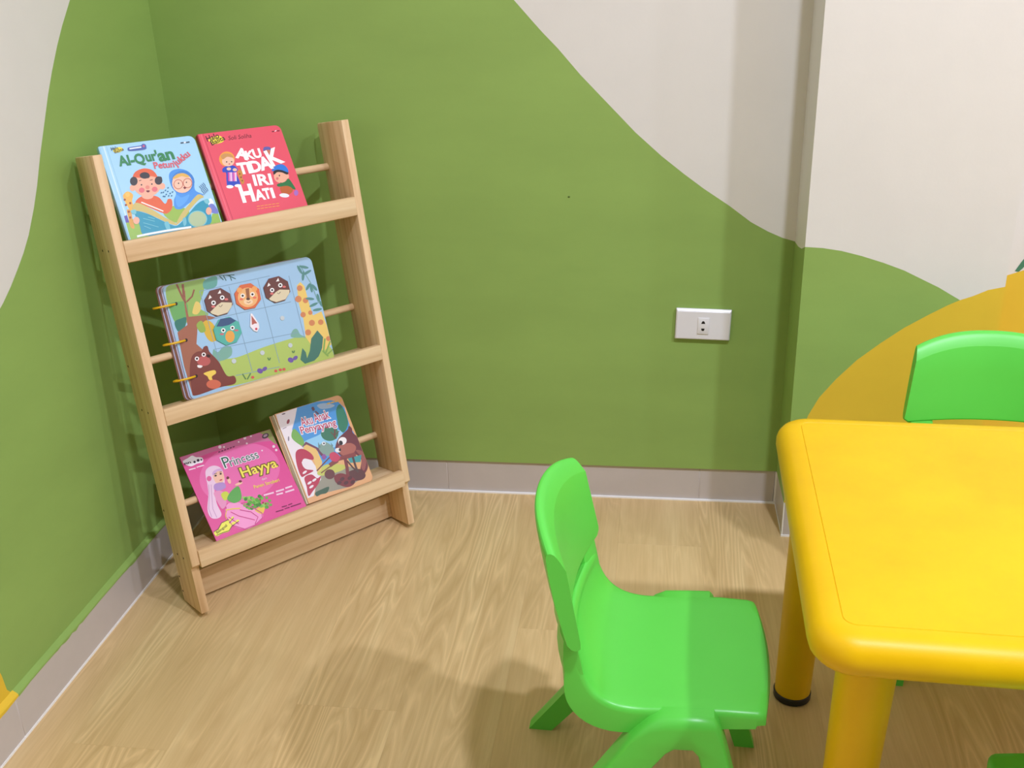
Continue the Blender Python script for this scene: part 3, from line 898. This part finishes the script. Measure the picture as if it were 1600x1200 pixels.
for x, y in ((985, 938), (1018, 930), (1045, 926), (815, 985)): p.ell((216, 96, 90), x, y, 12, 10)
for a, b in (((740, 960), (765, 1000)), ((800, 955), (775, 1000)), ((925, 840), (935, 860)), ((945, 840), (938, 860)), ((1105, 790), (1112, 806)), ((1122, 788), (1116, 806))): p.line((96, 136, 84), [a, b], 9)
p.up()
p.ell((192, 96, 92), 455, 866, 50, 36).ell((246, 240, 236), 405, 848, 16).ell((246, 240, 236), 455, 818, 16).blob((246, 240, 236), [(410, 895), (445, 900), (435, 915), (412, 912)])
p.blob((246, 210, 92), [(455, 955), (530, 932), (545, 955), (515, 980), (522, 1012), (495, 1002), (482, 978)])
p.up()
p.ell((40, 26, 24), 405, 848, 8).ell((40, 26, 24), 455, 818, 8).ell((60, 30, 30), 490, 828, 14, 12).ell((214, 112, 82), 528, 1036, 54, 34)
for x, y in ((252, 445), (326, 712), (400, 976)): p.ell((42, 26, 22), x, y, 11, 13)
p.build('page_print', cv)
# stick-on tiles
def sticker(name, pts, col, art):
    q = Print(ZC, w, h)
    pl = [q.m(t) for t in pts]
    t_ = prism(name, pl, 'y', -0.0024, -0.0006, plain(name + '_card', rgb(*col), 0.4), bk, 0.0003, 1)
    art(q)
    q.build('tile_print', t_, -0.0024)
    return t_
def octo(cx, cy, r, a0=0):
    return [(cx + r * math.cos(R(a0 + 45 * i)) * 1.0, cy + r * math.sin(R(a0 + 45 * i))) for i in range(8)]
def face_cat(cx, cy, s):
    def art(q):
        q.poly((226, 212, 176), [(cx - 62 * s, cy + 72 * s), (cx - 10 * s, cy + 20 * s), (cx + 20 * s, cy - 0 * s), (cx + 98 * s, cy + 2 * s), (cx + 96 * s, cy + 30 * s), (cx + 66 * s, cy + 76 * s), (cx - 5 * s, cy + 98 * s), (cx - 50 * s, cy + 84 * s)])
        q.poly((250, 246, 240), [(cx - 76 * s, cy - 22 * s), (cx - 66 * s, cy - 54 * s), (cx - 50 * s, cy - 34 * s)]).poly((250, 246, 240), [(cx - 8 * s, cy - 62 * s), (cx + 10 * s, cy - 92 * s), (cx + 18 * s, cy - 66 * s)])
        q.up().ell((250, 248, 244), cx - 38 * s, cy + 4 * s, 17 * s).ell((250, 248, 244), cx + 26 * s, cy - 34 * s, 17 * s)
        q.ell((226, 120, 116), cx - 40 * s, cy + 32 * s, 14 * s, 8 * s).ell((226, 120, 116), cx + 56 * s, cy - 22 * s, 14 * s, 8 * s)
        q.line((90, 60, 50), [(cx + 2 * s, cy + 26 * s), (cx + 14 * s, cy + 34 * s), (cx + 28 * s, cy + 18 * s)], 4 * s)
        q.up().ell((30, 20, 20), cx - 38 * s, cy + 4 * s, 8 * s).ell((30, 20, 20), cx + 26 * s, cy - 34 * s, 8 * s).ell((120, 70, 60), cx + 6 * s, cy + 2 * s, 8 * s, 6 * s)
    return art
sticker('animal_tile', octo(562, 434, 106, 8), (106, 58, 50), face_cat(562, 434, 1.0))['label'] = 'brown and cream cat face tile on the left'
sticker('animal_tile', octo(990, 341, 100, 8), (106, 58, 50), face_cat(990, 341, 0.94))['label'] = 'brown and cream cat face tile on the right'
def lion(q):
    q.ell((244, 186, 120), 776, 398, 74, 72).ell((244, 170, 96), 715, 345, 20).ell((244, 170, 96), 825, 335, 20)
    q.up().poly((160, 100, 62), [(758, 335), (785, 330), (790, 405), (768, 408)]).ell((252, 240, 226), 738, 386, 17).ell((252, 240, 226), 810, 376, 17).ell((250, 214, 170), 780, 430, 34, 22)
    q.up().ell((30, 20, 20), 738, 386, 8).ell((30, 20, 20), 810, 376, 8).ell((90, 60, 50), 778, 410, 14, 9).line((120, 60, 40), [(768, 432), (782, 438), (796, 428)], 4).ell((236, 120, 96), 728, 412, 14, 8).ell((236, 120, 96), 826, 400, 14, 8)
sticker('animal_tile', octo(776, 391, 100, 12), (224, 112, 62), lion)['label'] = 'orange lion face tile'
def parrot(q):
    q.poly((62, 88, 128), [(545, 612), (575, 556), (650, 545), (690, 570), (640, 600), (590, 612)])
    q.ell((236, 170, 80), 645, 685, 34, 44)
    q.up().ell((250, 248, 244), 596, 640, 16).ell((250, 248, 244), 663, 622, 16).ell((210, 110, 120), 586, 668, 16, 7).ell((210, 110, 120), 692, 640, 16, 7)
    q.up().ell((30, 20, 20), 596, 640, 8).ell((30, 20, 20), 663, 622, 8)
sticker('animal_tile', octo(628, 645, 106, 6), (86, 182, 164), parrot)['label'] = 'turquoise bird face tile'
def cone(q):
    q.poly((186, 104, 90), [(802, 530), (845, 588), (806, 600)]).ell((250, 236, 240), 832, 612, 24, 22)
    q.up().ell((206, 70, 90), 838, 630, 9)
sticker('ice_cream_sticker', [(797, 515), (810, 518), (858, 590), (862, 620), (845, 652), (822, 645), (793, 612)], (246, 240, 242), cone)
for x, y in ((1032, 550), (1090, 750), (885, 805), (676, 866)):
    q = Print(ZC, w, h); c = q.m((x, y))
    tube('velcro_dot', (c[0], -0.0014, c[1]), (c[0], 0.0002, c[1]), 0.0048, 0.0048, plain('pale_velcro', rgb(206, 214, 214), 0.8), bk, 16)
# yellow binder rings
for x, y in ((252, 445), (326, 712), (400, 976)):
    q = Print(ZC, w, h); hx, hz = q.m((x, y))
    bm = bmesh.new()
    rad, tr, n1, n2 = 0.0215, 0.0021, 48, 8
    V = [[bm.verts.new((hx - rad + (rad + tr * math.cos(b_)) * math.cos(a_), 0.006 + (rad + tr * math.cos(b_)) * math.sin(a_) * 0.62, hz + tr * math.sin(b_)))
          for b_ in [2 * math.pi * j / n2 for j in range(n2)]] for a_ in [2 * math.pi * i / n1 for i in range(n1)]]
    for i in range(n1):
        for j in range(n2):
            bm.faces.new((V[i][j], V[(i + 1) % n1][j], V[(i + 1) % n1][(j + 1) % n2], V[i][(j + 1) % n2]))
    bmesh.ops.recalc_face_normals(bm, faces=bm.faces[:])
    from_bm('binder_ring', bm, bk, [RING], 60)

# ---- pink book
w, h, th = 0.2029, 0.1949, 0.003
bk = tag(book_root('picture_book', 0.0654, 0.1285, 0.0813, 0.6430), 'thin square pink storybook with a veiled girl, bottom ledge of shelf', 'book', 'children\'s books on the bookshelf')
cv = board('front_cover', w, h, 0.0, 0.0006, PINK, bk, 0.001)
board('page_block', w - 0.001, h - 0.001, 0.0006, th - 0.0006, PAGE, bk, 0.001, 0.001, 0, 0.001)
board('back_cover', w, h, th - 0.0006, th, PINK, bk, 0.001)
p = Print([(56, 342), (951, 64), (1320, 847), (425, 1177)], w, h)
p.sheet((224, 84, 150), 0.001)
p.ell((234, 112, 172), 650, 500, 405, 285, -17, 40)
p.up()
p.blob((206, 116, 156), [(70, 345), (300, 272), (600, 180), (940, 80), (985, 170), (850, 190), (600, 235), (350, 300), (120, 390)])
p.up()
p.blob((150, 158, 92), [(850, 98), (948, 68), (1000, 180), (1010, 215), (950, 170), (905, 125)])
p.ell((90, 76, 84), 903, 130, 36, 24, -30).ell((190, 160, 180), 903, 128, 22, 12, -30)
for x, y, r_ in ((455, 240, 16), (700, 152, 14), (495, 240, 10), (640, 190, 8), (760, 132, 10), (985, 235, 14), (1010, 270, 12), (870, 275, 8), (720, 205, 10)): p.ell((240, 216, 228), x, y, r_)
for i in range(6): p.line((130, 60, 100), [(440 + i * 28, 292 - i * 10), (460 + i * 28, 285 - i * 10)], 12)
p.blob((246, 240, 246), [(90, 380), (140, 350), (180, 325), (220, 340), (280, 345), (285, 390), (230, 405), (170, 430), (110, 410)])
p.line((250, 230, 240), [(150, 466), (215, 448)], 10).line((250, 230, 240), [(225, 440), (298, 420)], 10)
p.blob((240, 206, 226), [(312, 500), (332, 450), (390, 424), (450, 438), (485, 485), (500, 600), (430, 620), (404, 640), (340, 620)])
p.blob((238, 204, 226), [(332, 575), (395, 585), (402, 690), (425, 800), (470, 900), (438, 942), (370, 938), (332, 860), (342, 700)])
p.blob((244, 158, 204), [(515, 825), (560, 790), (660, 790), (800, 850), (868, 890), (872, 940), (800, 1010), (700, 1050), (575, 1010), (510, 920)])
p.blob((232, 196, 84), [(800, 860), (890, 820), (888, 880), (860, 900)])
p.up()
p.text((58, 50, 70), 'nn', (110, 415), (170, 398), 26, 0.03).ell((58, 50, 70), 205, 388, 12).ell((58, 50, 70), 240, 372, 14).ell((58, 50, 70), 272, 366, 9)
p.blob(SKN2, [(385, 512), (425, 472), (478, 482), (497, 555), (462, 603), (412, 590)])
p.blob((182, 144, 204), [(405, 605), (490, 590), (512, 640), (445, 672), (398, 655)]).blob((214, 172, 214), [(378, 500), (405, 468), (462, 452), (482, 478), (430, 480), (392, 520)])
p.blob((232, 150, 190), [(395, 690), (450, 670), (500, 700), (520, 800), (480, 850), (440, 800), (410, 740)])
p.ell((224, 96, 150), 348, 552, 24, 26)
for a in (((345, 610), (350, 720), (345, 850), (375, 930)), ((368, 610), (375, 720), (385, 850), (425, 935))): p.line((206, 158, 196), a, 7)
for i in range(46):
    rr_ = random.Random(i)
    x = 690 + 240 * rr_.random(); y = 790 + 60 * (rr_.random() - 0.5) * 2 - 0.05 * (x - 690)
    if ((x - 800) / 150) ** 2 + ((y - 790) / 80) ** 2 > 1: continue
    p.ell(rr_.choice(((96, 166, 62), (122, 190, 78), (66, 136, 50), (150, 206, 96))), x, y, 17)
for x, y in ((880, 790), (850, 760), (905, 800)): p.ell((140, 80, 50), x, y, 9)
for x, y in ((915, 740), (945, 770), (925, 800), (955, 810)): p.ell((110, 180, 80), x, y, 14)
p.blob((240, 236, 90), [(395, 1082), (440, 1052), (468, 992), (540, 958), (578, 926), (592, 938), (548, 985), (560, 992), (630, 956), (642, 974), (572, 1024), (545, 1072), (480, 1092), (422, 1120)])
for a in (((560, 880), (640, 920), (800, 960)), ((540, 930), (640, 1000)), ((660, 795), (800, 850), (868, 890), (872, 940), (800, 1010), (700, 1050), (575, 1010), (512, 925), (515, 830)), ((650, 860), (760, 880), (830, 930), (800, 1000))): p.line((206, 76, 140), a, 8)
p.up()
p.blob((206, 216, 72), [(465, 710), (500, 680), (535, 690), (545, 735), (500, 768)]).blob((96, 170, 82), [(528, 735), (575, 665), (640, 630), (668, 745), (605, 792), (540, 772)])
p.ell(SKN2, 545, 575, 16, 30, -20).ell(SKN2, 640, 604, 40, 12, -20).ell((110, 50, 50), 532, 545, 14).ell((110, 50, 50), 655, 580, 16, 12)
p.ell((40, 26, 30), 412, 524, 12, 8, -10).ell((40, 26, 30), 462, 506, 11, 8, -10).line((60, 36, 36), [(398, 508), (425, 500)], 5).line((60, 36, 36), [(450, 490), (472, 488)], 5).ell((196, 60, 80), 464, 566, 15, 6, -20)
p.line((236, 206, 96), [(512, 862), (580, 850), (655, 845)], 12).line((236, 190, 96), [(520, 870), (508, 920), (520, 950)], 9)
p.line((64, 56, 20), [(420, 1112), (480, 1086), (545, 1066), (572, 1020), (640, 974)], 6).line((64, 56, 20), [(395, 1078), (440, 1048), (470, 990), (540, 956)], 6).line((64, 56, 20), [(545, 990), (590, 938)], 5)
p.text((60, 50, 20), 'Bilingual', (430, 1096), (528, 1020), 26, 0.01)
p.text((34, 96, 74), 'P', (505, 450), (570, 430), 116, 0.0, 0.0, (244, 232, 240), 0.06)
p.text((34, 96, 74), 'rincess', (565, 432), (842, 346), 88, 0.0, 0.0, (244, 232, 240), 0.05)
p.text((246, 230, 92), 'Hayya', (680, 540), (1025, 436), 98, 0.015, 0.0, (112, 98, 22), 0.06)
p.text((248, 226, 236), 'dan', (870, 572), (918, 556), 24, 0.0)
p.text((244, 222, 92), 'Panen Stroberi', (795, 652), (1042, 580), 34, 0.015)
for x0, y0, x1, y1 in ((885, 718, 985, 690), (1005, 682, 1085, 658), (1098, 648, 1166, 626), (1010, 712, 1075, 695), (1098, 688, 1186, 660)): p.line((246, 206, 226), [(x0, y0), (x1, y1)], 16)
for x0, y0, x1, y1 in ((1065, 832, 1115, 818), (1128, 812, 1166, 798), (1005, 880, 1080, 858), (1092, 850, 1140, 834), (1150, 830, 1252, 796)): p.line((120, 30, 80), [(x0, y0), (x1, y1)], 9)
p.build('cover_print', cv)

# ---- squirrel board book
w, h, th = 0.1669, 0.2066, 0.013
bk = tag(book_root('board_book', 0.2749, 0.1285, 0.0698, 0.4515), 'worn tan-edged board book with a squirrel and torn white patch, bottom ledge', 'book', 'children\'s books on the bookshelf')
cv = board('front_cover', w, h, 0.0, 0.002, TANC, bk, 0.012, 0.004)
for i in range(4):
    board('page', w - 0.001, h - 0.001, 0.0022 + i * 0.0022, 0.0042 + i * 0.0022, PAGE, bk, 0.012, 0.0005 - 0.0009 * i, 0, 0.0005)
board('back_cover', w, h, th - 0.0019, th, TANC, bk, 0.012, -0.0045)
p = Print([(97, 250), (805, 38), (1153, 931), (455, 1186)], w, h)
p.sheet((226, 172, 116), 0.012, 0.004)
p.poly((72, 152, 216), [(345, 172), (560, 112), (700, 100), (780, 118), (845, 180), (880, 300), (905, 380), (1000, 520), (850, 700), (600, 800), (420, 600), (300, 420), (300, 300)])
p.poly((150, 146, 126), [(540, 1010), (600, 870), (850, 780), (1000, 820), (1060, 880), (980, 940), (900, 1000), (700, 1050), (540, 1085)])
p.blob((164, 190, 214), [(560, 150), (640, 130), (740, 150), (700, 180), (600, 190)])
p.up()
p.blob((146, 206, 236), [(420, 540), (560, 470), (700, 400), (820, 430), (800, 540), (640, 640), (500, 620)])
p.poly((236, 228, 230), [(132, 250), (350, 175), (330, 290), (300, 400), (305, 500), (420, 600), (525, 760), (592, 850), (600, 925), (545, 1000), (525, 1095), (462, 1120), (400, 960), (265, 620), (160, 350)])
p.blob((46, 126, 94), [(758, 200), (795, 142), (850, 220), (882, 340), (840, 432), (790, 400), (768, 300)]).ell((54, 120, 90), 690, 445, 92, 80)
p.blob((196, 198, 92), [(560, 855), (650, 770), (850, 775), (820, 830), (620, 885)])
p.up()
p.blob((118, 176, 76), [(300, 420), (335, 405), (420, 515), (405, 575), (300, 500)])
p.poly((232, 192, 112), [(430, 540), (545, 590), (612, 740), (602, 830), (560, 850), (520, 700), (415, 605)])
p.poly((112, 62, 84), [(400, 590), (440, 530), (560, 590), (640, 640), (660, 700), (600, 680), (545, 605), (450, 560)])
p.blob((182, 42, 72), [(338, 640), (400, 605), (480, 640), (522, 690), (510, 722), (425, 708), (402, 760), (440, 815), (522, 832), (440, 880), (392, 892), (345, 760)])
p.blob((182, 42, 72), [(428, 905), (500, 872), (560, 912), (598, 890), (575, 965), (520, 1040), (470, 1098), (450, 1000)])
p.ell((150, 46, 60), 258, 322, 14, 26, 20).ell((90, 60, 66), 210, 242, 20, 6, -15).ell((140, 130, 140), 262, 500, 8, 26).line((110, 90, 100), [(200, 400), (240, 380)], 5)
p.line((110, 66, 56), [(745, 400), (740, 480), (760, 500)], 16).line((110, 66, 56), [(700, 430), (740, 470)], 9).line((110, 66, 56), [(790, 420), (748, 460)], 9)
p.blob((132, 160, 146), [(575, 590), (610, 545), (660, 540), (735, 600), (720, 660), (660, 680), (600, 640)]).poly((104, 140, 136), [(570, 535), (598, 590), (572, 600)]).poly((104, 140, 136), [(700, 540), (725, 570), (715, 600)])
p.blob((108, 46, 52), [(750, 590), (780, 500), (840, 440), (878, 402), (890, 368), (920, 392), (932, 440), (990, 490), (1004, 560), (1052, 640), (1086, 745), (1080, 822), (1030, 885), (1008, 830), (1018, 715), (945, 662), (845, 695), (780, 655)])
p.blob((92, 50, 46), [(880, 850), (1000, 815), (1062, 870), (1040, 920), (950, 940), (900, 920)])
p.blob((56, 88, 62), [(538, 1065), (600, 1030), (682, 1000), (662, 1062), (600, 1080), (556, 1100)])
p.up()
p.blob((170, 98, 82), [(800, 570), (900, 545), (962, 580), (945, 640), (860, 682), (800, 655), (772, 605)]).ell((244, 240, 236), 822, 525, 46, 40, -30)
p.blob((150, 84, 74), [(960, 620), (1040, 640), (1070, 740), (1050, 830), (1020, 800), (1020, 700)])
p.poly((62, 152, 152), [(878, 705), (1020, 668), (1012, 742), (905, 752)])
p.line((134, 62, 58), [(960, 662), (860, 690), (780, 710), (690, 780)], 44).line((126, 56, 54), [(850, 700), (870, 800), (880, 900)], 34).line((112, 60, 52), [(745, 640), (650, 735), (556, 836)], 13).line((126, 70, 56), [(780, 740), (680, 800), (600, 858)], 12)
p.ell((102, 52, 50), 690, 870, 54, 52).blob((124, 46, 46), [(738, 890), (800, 860), (880, 880), (950, 918), (945, 970), (880, 1004), (800, 985), (750, 950)])
p.ell((226, 230, 230), 628, 550, 20).blob((198, 62, 92), [(690, 660), (740, 640), (800, 690), (760, 740), (700, 720)]).ell((236, 232, 228), 776, 620, 30, 24).ell((140, 80, 150), 630, 690, 22, 30)
for x, y in ((420, 740), (460, 760), (480, 960), (530, 930), (430, 850), (500, 1000)): p.ell((238, 226, 230), x, y, 26, 12, -35)
p.up()
p.ell((24, 20, 22), 806, 544, 20, 24, -20).ell((30, 24, 24), 630, 550, 9).ell((40, 26, 26), 796, 616, 12, 16).line((84, 60, 54), [(930, 690), (960, 790), (985, 850)], 22).line((84, 60, 54), [(870, 730), (930, 800), (990, 850)], 16)
for x, y in ((820, 920), (900, 910), (860, 960), (790, 960), (930, 950)): p.ell((84, 38, 40), x, y, 26, 18, -30)
p.blob((96, 60, 70), [(500, 180), (520, 168), (535, 200), (515, 210)]).line((110, 70, 84), [(540, 215), (575, 245)], 14)
for i in range(4): p.line((236, 188, 60), [(662 + i * 40, 138 - i * 10), (696 + i * 40, 129 - i * 10)], 13)
p.text((186, 36, 84), 'Aku', (402, 372), (520, 340), 82, 0.01, 0, (250, 246, 248), 0.07)
p.text((186, 36, 84), 'Anak', (540, 332), (692, 284), 84, 0.01, 0, (250, 246, 248), 0.07)
p.text((186, 36, 84), 'Penyayang', (398, 452), (762, 362), 72, 0.012, 0, (250, 246, 248), 0.07)
p.build('cover_print', cv)


# ------------------------------------------------------------------ table
TYAW = R(-1.9)
TM = Matrix.Translation((1.2435, -0.577, 0)) @ Matrix.Rotation(TYAW, 4, 'Z')
TL, TD, TH_ = 1.2, 0.600, 0.5
table = tag(empty('activity_table', TM), 'yellow plastic children\'s table with rounded rim and thick round legs', 'table')
prof = [(0.055, 0.462), (0.050, 0.452), (0.016, 0.4495), (0.008, 0.4515), (0.003, 0.4575), (0.0, 0.467), (0.0, 0.4755), (0.0025, 0.4845), (0.008, 0.492), (0.016, 0.4970), (0.026, 0.4995),
        (0.0325, 0.5), (0.0350, 0.5), (0.0357, 0.4991), (0.0365, 0.4991), (0.0372, 0.5), (0.0392, 0.5), (0.10, 0.5)]
rings = []
for ins_, z in prof:
    r = max(0.052 - ins_, 0.014)
    if ins_ > 0.09: r = 0.05
    rings.append([(x, y, z) for x, y in rrect(ins_, TL - ins_, -TD + ins_, -ins_, r, 8)])
loft('table_top', rings, YELLOW, table, True, 50)
for lx, ly in ((0.066, -0.086), (0.079, -TD + 0.086), (TL - 0.066, -0.086), (TL - 0.066, -TD + 0.086)):
    if True:
        sx = -0.010 if lx < 0.5 else 0.010
        leg = loft('leg', [[(lx + sx * (1 - t) + r * math.cos(a), ly + r * math.sin(a), z) for a in [2 * math.pi * i / 32 for i in range(32)]]
                           for t, z, r in ((0.0, 0.010, 0.0285), (0.02, 0.014, 0.0298), (0.5, 0.25, 0.0325), (0.93, 0.43, 0.0352), (1.0, 0.460, 0.0375))], YELLOW, table)
        loft('rubber_foot', [[(lx + sx + r * math.cos(a), ly + r * math.sin(a), z) for a in [2 * math.pi * i / 32 for i in range(32)]]
                             for z, r in ((0.0, 0.0292), (0.002, 0.0312), (0.013, 0.0316), (0.0145, 0.0302))], BLACK, leg)


# ------------------------------------------------------------------ chairs
def make_chair():
    root = empty('child_chair')
    # seat shell: front edge, dish, then curling up behind (x, z, half width, skirt depth, forward bulge)
    st = [(0.1500, 0.2965, 0.1185, 0.010, 0.012), (0.1495, 0.3005, 0.1225, 0.015, 0.012), (0.1465, 0.3040, 0.1252, 0.020, 0.012), (0.138, 0.3055, 0.1265, 0.024, 0.010),
          (0.10, 0.3065, 0.1275, 0.028, 0.005), (0.06, 0.3048, 0.1278, 0.031, 0.0), (0.02, 0.3020, 0.1280, 0.034, 0.0), (-0.012, 0.3005, 0.1288, 0.038, 0.0),
          (-0.036, 0.3035, 0.130, 0.043, -0.001), (-0.054, 0.3115, 0.131, 0.045, -0.003), (-0.0665, 0.3235, 0.1315, 0.042, -0.007), (-0.0745, 0.338, 0.1312, 0.035, -0.012),
          (-0.0800, 0.354, 0.1308, 0.027, -0.015), (-0.0830, 0.368, 0.1302, 0.021, -0.017), (-0.0855, 0.3735, 0.1298, 0.016, -0.018), (-0.0885, 0.3755, 0.1290, 0.010, -0.018)]
    fine = st[:3]
    for i in range(3, len(st) - 1):
        p0, p1, p2, p3 = st[i - 1], st[i], st[i + 1], st[min(i + 2, len(st) - 1)]
        m = 3 if 5 <= i <= 12 else 1
        for q_ in range(m):
            t = q_ / m
            fine.append(tuple(0.5 * (2 * p1[a] + (p2[a] - p0[a]) * t + (2 * p0[a] - 5 * p1[a] + 4 * p2[a] - p3[a]) * t * t
                                     + (3 * p1[a] - p0[a] - 3 * p2[a] + p3[a]) * t ** 3) for a in range(5)))
    st = fine + [st[-1]]
    rings = []
    for i, (x, z, hw, k, bl_) in enumerate(st):
        a = st[max(i - 1, 0)]; b = st[min(i + 1, len(st) - 1)]
        t = Vector((b[0] - a[0], 0, b[1] - a[1])).normalized()
        n = Vector((-t.z, 0, t.x))
        if n.x < 0 and n.z < 0: n = -n
        if i <= 1: n = Vector((0, 0, 1))
        elif t.x < 0 and n.z < 0: n = -n
        if i >= len(st) - 3: n = Vector((0.97, 0, 0.24))
        dish = 0.0045 if (i > 2 and z < 0.36) else 0.001
        def pt(y, dep):
            q = 1 - (y / hw) ** 2
            if dep < 0: dd = dep
            else: dd = -dish * q
            return Vector((x + bl_ * q, y, z)) + n * dd
        top = [(-hw, -k), (-hw, -min(0.010, k * .6)), (-hw + 0.001, -min(0.005, k * .35)), (-hw + 0.004, -min(0.0018, k * .1))]
        ring = [pt(*p) for p in top]
        ring += [pt(hw * s, 0) for s in (-0.93, -0.8, -0.6, -0.4, -0.2, 0, 0.2, 0.4, 0.6, 0.8, 0.93)]
        ring += [pt(-p[0], p[1]) for p in top[::-1]]
        ring += [pt(hw * s, -k) for s in (0.6, 0.2, -0.2, -0.6)]
        rings.append(ring)
    loft('seat', rings, LIME, root, True, 50)
    # shoulders joining seat and back
    for s in (-1, 1):
        rr = []
        for x, z, w_, th in ((-0.0800, 0.350, 0.046, 0.026), (-0.0835, 0.37, 0.045, 0.024), (-0.0870, 0.388, 0.042, 0.020), (-0.0905, 0.400, 0.040, 0.016), (-0.099, 0.415, 0.040, 0.012), (-0.104, 0.44, 0.04, 0.008)):
            y1, y0 = 0.1303, 0.1303 - w_
            cb = lambda y: -0.023 * (1 - (y / 0.1303) ** 2)
            ym = (y0 + y1) / 2
            rr.append([(x - 0.002 + cb(y0), s * y0, z), (x + cb(y0 + 0.005), s * (y0 + 0.005), z), (x + cb(ym), s * ym, z), (x + cb(y1 - 0.004), s * (y1 - 0.004), z), (x - 0.002, s * (y1 - 0.001), z), (x - 0.006, s * y1, z), (x - th, s * y1, z), (x - th + cb(ym), s * ym, z), (x - th + cb(y0), s * y0, z)])
        loft('shoulder', rr, LIME, root, True, 50)
    # backrest panel
    rings = []
    N = 28
    for i in range(N + 1):
        u = -1 + 2 * i / N
        yy = math.sin(u * math.pi / 2) * 0.25 + u * 0.75
        ztop = 0.526 + 0.022 * (1 - abs(yy) ** 2.5)
        end = max(0.0, (abs(yy) - 0.93) / 0.07)
        zb = 0.390 + 0.006 * end ** 2
        def q(z, back, lift=0):
            hw = 0.143 + (0.128 - 0.143) * (z - 0.390) / 0.133
            if z > 0.523: hw = 0.128 + (z - 0.523) * -0.02
            xs_ = -0.0830 - 0.022 * (z - 0.40) / 0.12
            xf = xs_ - 0.024 * (1 - yy * yy)
            return (xf - back, yy * hw, z)
        zz = lambda f: zb + (ztop - zb) * f
        ring = [q(zb + 0.003, 0.001), q(zb + 0.010, 0.0), q(zz(0.3), 0), q(zz(0.55), 0), q(ztop - 0.0225, 0), q(ztop - 0.0222, 0.0001), q(ztop - 0.010, 0.0058), q(ztop - 0.005, 0.0086), q(ztop - 0.0018, 0.0112), q(ztop - 0.0002, 0.0142), q(ztop, 0.0165),
                q(ztop - 0.0008, 0.0190), q(ztop - 0.0030, 0.0210), q(ztop - 0.0065, 0.0222), q(ztop - 0.013, 0.0230), q(ztop - 0.03, 0.0235), q(zz(0.5), 0.023), q(zz(0.2), 0.020), q(zb + 0.006, 0.0175), q(zb, 0.013), q(zb - 0.001, 0.008), q(zb, 0.004)]
        rings.append(ring)
    loft('backrest', rings, LIME, root, True, 24)
    # side frames: a bracket under each seat edge with two splayed legs
    out = [(0.019, 0.3010), (0.050, 0.3032), (0.084, 0.3048), (0.0895, 0.2975), (0.1000, 0.262), (0.168, 0.0), (0.137, 0.0), (0.0685, 0.235), (0.0655, 0.248), (0.058, 0.2565),
           (0.036, 0.2555), (0.026, 0.248), (0.012, 0.229), (-0.163, 0.0), (-0.201, 0.0), (-0.022, 0.264), (0.003, 0.291)]
    for s in (-1, 1):
        for part in ('leg_bracket', 'rear', 'front'):
            bm = bmesh.new()
            secs = []
            # (y, lowering of the top, inset of the outline)
            for y, dz, e in ((0.115, 0.0, 0.0), (0.134, 0.0, 0.0), (0.1395, 0.0010, 0.0), (0.1445, 0.0045, 0.0008), (0.1478, 0.0100, 0.0022), (0.1490, 0.0165, 0.0042)):
                sec = []
                n = len(out)
                for i, (x, z) in enumerate(out):
                    a, b = out[i - 1], out[(i + 1) % n]
                    d1 = Vector((x - a[0], z - a[1])).normalized(); d2 = Vector((b[0] - x, b[1] - z)).normalized()
                    nn = (Vector((d1.y, -d1.x)) + Vector((d2.y, -d2.x))).normalized()
                    top = i in (0, 1, 2)
                    px_, pz = x + nn.x * e, z + (nn.y * e if z > 0.001 else 0)
                    if top: px_, pz = x + (0.0 if i == 1 else (1 if i == 0 else -1) * e * 0.6), z - dz
                    elif z > 0.28: pz = min(pz, z - dz * 0.55)
                    yy = y + (0.027 * (1 - max(pz, 0) / 0.27) if pz < 0.27 else 0) + (0.006 if (y < 0.12 and pz < 0.25) else 0)
                    sec.append(bm.verts.new((px_, s * yy, max(pz, 0))))
                secs.append(sec)
            for a, b in zip(secs, secs[1:]):
                for i in range(n):
                    j = (i + 1) % n
                    bm.faces.new((a[i], a[j], b[j], b[i]))
            bm.faces.new(secs[0]); bm.faces.new(secs[-1][::-1])
            bmesh.ops.recalc_face_normals(bm, faces=bm.faces[:])
            geom = lambda: bm.verts[:] + bm.edges[:] + bm.faces[:]
            zc = 0.240
            bmesh.ops.bisect_plane(bm, geom=geom(), plane_co=(0, 0, zc), plane_no=(0, 0, 1), clear_inner=part == 'leg_bracket', clear_outer=part != 'leg_bracket')
            if part != 'leg_bracket':
                rear = part == 'rear'
                kill = [v for v in bm.verts if ((v.co.x - 0.045 * v.co.z / zc) > 0) == rear]
                bmesh.ops.delete(bm, geom=kill, context='VERTS')
            from_bm('leg_bracket' if part == 'leg_bracket' else 'leg', bm, root, [LIME], 50)
    return root

def copy_thing(root):
    c = root.copy(); COL.objects.link(c)
    for ch in root.children:
        d = ch.copy(); COL.objects.link(d); d.parent = c
        for g in ch.children:
            e = g.copy(); COL.objects.link(e); e.parent = d
    return c

GRP = 'green chairs around the yellow table'
ch1 = make_chair()
ch2 = copy_thing(ch1); ch3 = copy_thing(ch1)
for c, x, y, a, lab in ((ch1, 1.05, -0.9432, -1.327, 'lime green plastic child\'s chair standing free at the end of the yellow table'),
                        (ch2, 1.641, -0.458, -91.0, 'lime green plastic chair behind the yellow table, backrest against the mustard wall'),
                        (ch3, 1.572, -1.262, 89.0, 'lime green plastic chair mostly out of frame, seat tucked under the table\'s near side')):
    c.location = (x, y, 0); c.rotation_euler = (0, 0, R(a))
    tag(c, lab, 'chair', GRP)
